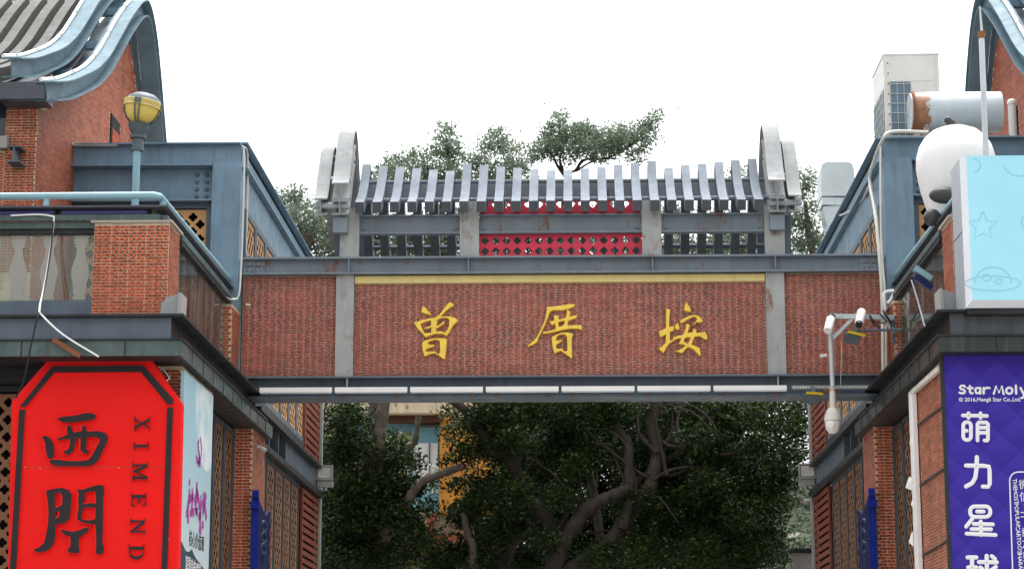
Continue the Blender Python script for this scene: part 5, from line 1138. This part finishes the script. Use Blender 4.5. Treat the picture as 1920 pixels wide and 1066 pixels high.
up_ = [(1515, 335, 18), (1500, 360, 22), (1490, 330, 12), (1510, 400, 26), (1490, 430, 26), (1515, 450, 26), (1495, 470, 24), (1480, 395, 16), (1540, 460, 20), (1385, 325, 14), (1372, 340, 12), (1400, 345, 14), (1440, 440, 26), (1605, 350, 8)]
crown(t, cl(up_, 53, .8, 760), 'leaf_hazed', .10, 1., 16)

# ------------------------------------------------------------------ things beyond the trees
HY = 66
h = thing('painted_house', 'painted house with orange, blue and cream walls far behind the dark trees', 'house', (-2, HY, 0))
def fb(nm, mat, px0, px1, py0, py1, d0=0, dp=.3, parent=None):
    a_, b_ = P(px0, py0, HY + d0), P(px1, py1, HY + d0); return MB().box(a_.x, b_.x, HY + d0, HY + d0 + dp, b_.z, a_.z).build(nm, mat, parent or h)
fb('wall', 'cream_wall', 560, 960, 700, 1400, .6, 3)
fb('canopy', 'rusty_cream', 628, 830, 751, 773, -.9, 1.4); fb('canopy_beam', 'brown_wall', 632, 830, 775, 788, -.4, .9); fb('wall_band', 'sky_blue_wall', 660, 776, 789, 806, .3, .25)
w_ = fb('window', 'dark_steel', 664, 735, 808, 860, .35, .2); fb('pane', 'old_white', 684, 706, 810, 850, .3, .04, w_)
fb('wall_panel', 'sky_blue_wall', 772, 824, 800, 960, .2, .3); d_ = fb('window', 'white_paint', 776, 820, 830, 905, .1, .06); fb('mullion', 'slate_steel', 804, 806, 830, 940, .02, .05, d_)
fb('corner_pillar', 'orange_wall', 825, 935, 780, 962, -.1, .6); fb('roof', 'old_white', 700, 830, 735, 747, -.5, .8)
pl_ = fb('brick_pier', 'red_brown_wall', 800, 816, 960, 1020, -.3, .4); fb('pink_wall', 'cream_wall', 760, 800, 955, 1000, .2, .3); fb('lower_wall', 'red_brown_wall', 760, 940, 1000, 1070, .15, .3)
m = MB()
for x in range(795, 825, 8): m.tube([P(x, 868, HY - .4), P(x, 925, HY - .4)], .02, 5)
m.tube([P(795, 866, HY - .4), P(822, 878, HY - .4)], .035, 6); m.build('balcony_rail', 'old_white', h)
gw_ = thing('boundary_wall', 'plain grey wall with a dark coping low behind the right building end', 'wall', (7, 56, 0))
a_ = P(1480, 1036, 56); MB().box(a_.x, 10.5, 56, 56.3, 0, a_.z).build('wall', 'concrete', gw_); MB().box(a_.x - .04, 10.55, 55.95, 56.35, a_.z + .003, a_.z + .12).build('coping', 'black_steel', gw_)
# hill
hx = np.linspace(-60, 160, 56); hy = np.linspace(120, 330, 40); vs = []; rg = np.random.default_rng(5)
ph = rg.uniform(0, 6, 12)
def hz(x, y):
    b_ = 27.5 * math.exp(-((x - 34) / 60) ** 2 - ((y - 232) / 60) ** 2)
    return max(-1, b_ + 1.6 * math.sin(x * .16 + ph[0]) * math.sin(y * .13 + ph[1]) * min(1, b_ / 8) + .8 * math.sin(x * .43 + ph[2]) * math.cos(y * .37 + ph[3]) * min(1, b_ / 8) - .3)
for y in hy:
    for x in hx: vs.append((x, y, hz(x, y)))
nx = len(hx); hl = MB().add(vs, [(j * nx + i, j * nx + i + 1, (j + 1) * nx + i + 1, (j + 1) * nx + i) for j in range(len(hy) - 1) for i in range(nx - 1)]).build('hill', 'hill_green', smooth=False); hl['kind'] = 'structure'
hl.data.polygons.foreach_set('use_smooth', [True] * len(hl.data.polygons))
ORG['hb'] = V((0, 0, 0)); cls = []
for _ in range(420):
    x, y = random.uniform(12, 30), random.uniform(150, 236); z = hz(x, y)
    if z > 1: q = random.uniform(.7, 1.7); cls.append(((x, y, z + q * .3), q, 60))
class _F: name = 'hb'
sh = crown(_F, cls, 'leaf_hill', .55, 1., 21) if False else None
rg = np.random.default_rng(8); m = []
base = bpy.data.objects.new('hill_root_tmp', None)
ORG[base.name] = V((0, 0, 0)); COL.objects.link(base)
sh = crown(base, cls, 'leaf_hill', .5, 1., 21); sh.parent = None; sh.name = 'hillside_shrubbery'; sh['kind'] = 'stuff'; sh['label'] = 'green scrub covering the far hillside'
bpy.data.objects.remove(base)
for i, (px, py, sz, lab) in enumerate(((1500, 1012, 1.3, 'big pale boulder on the hillside left of the grey wall top'), (1516, 945, .9, 'pale boulder higher on the hillside beside the right end post'), (1478, 1040, .8, 'small boulder low on the hillside beside the dark tree'))):
    Yb = 200.
    for _ in range(60):
        q = P(px, py, Yb)
        if hz(q.x, q.y) >= q.z: break
        Yb += 2
    m = MB(); m.ball(q, sz, 14, (1.2, .9, .55)); m.v = [(x + random.uniform(-.12, .12) * sz, y, z + random.uniform(-.1, .1) * sz) for x, y, z in m.v]
    tag(m.build('boulder', 'rock', smooth=False), lab, 'boulder', 'boulders on the hillside')
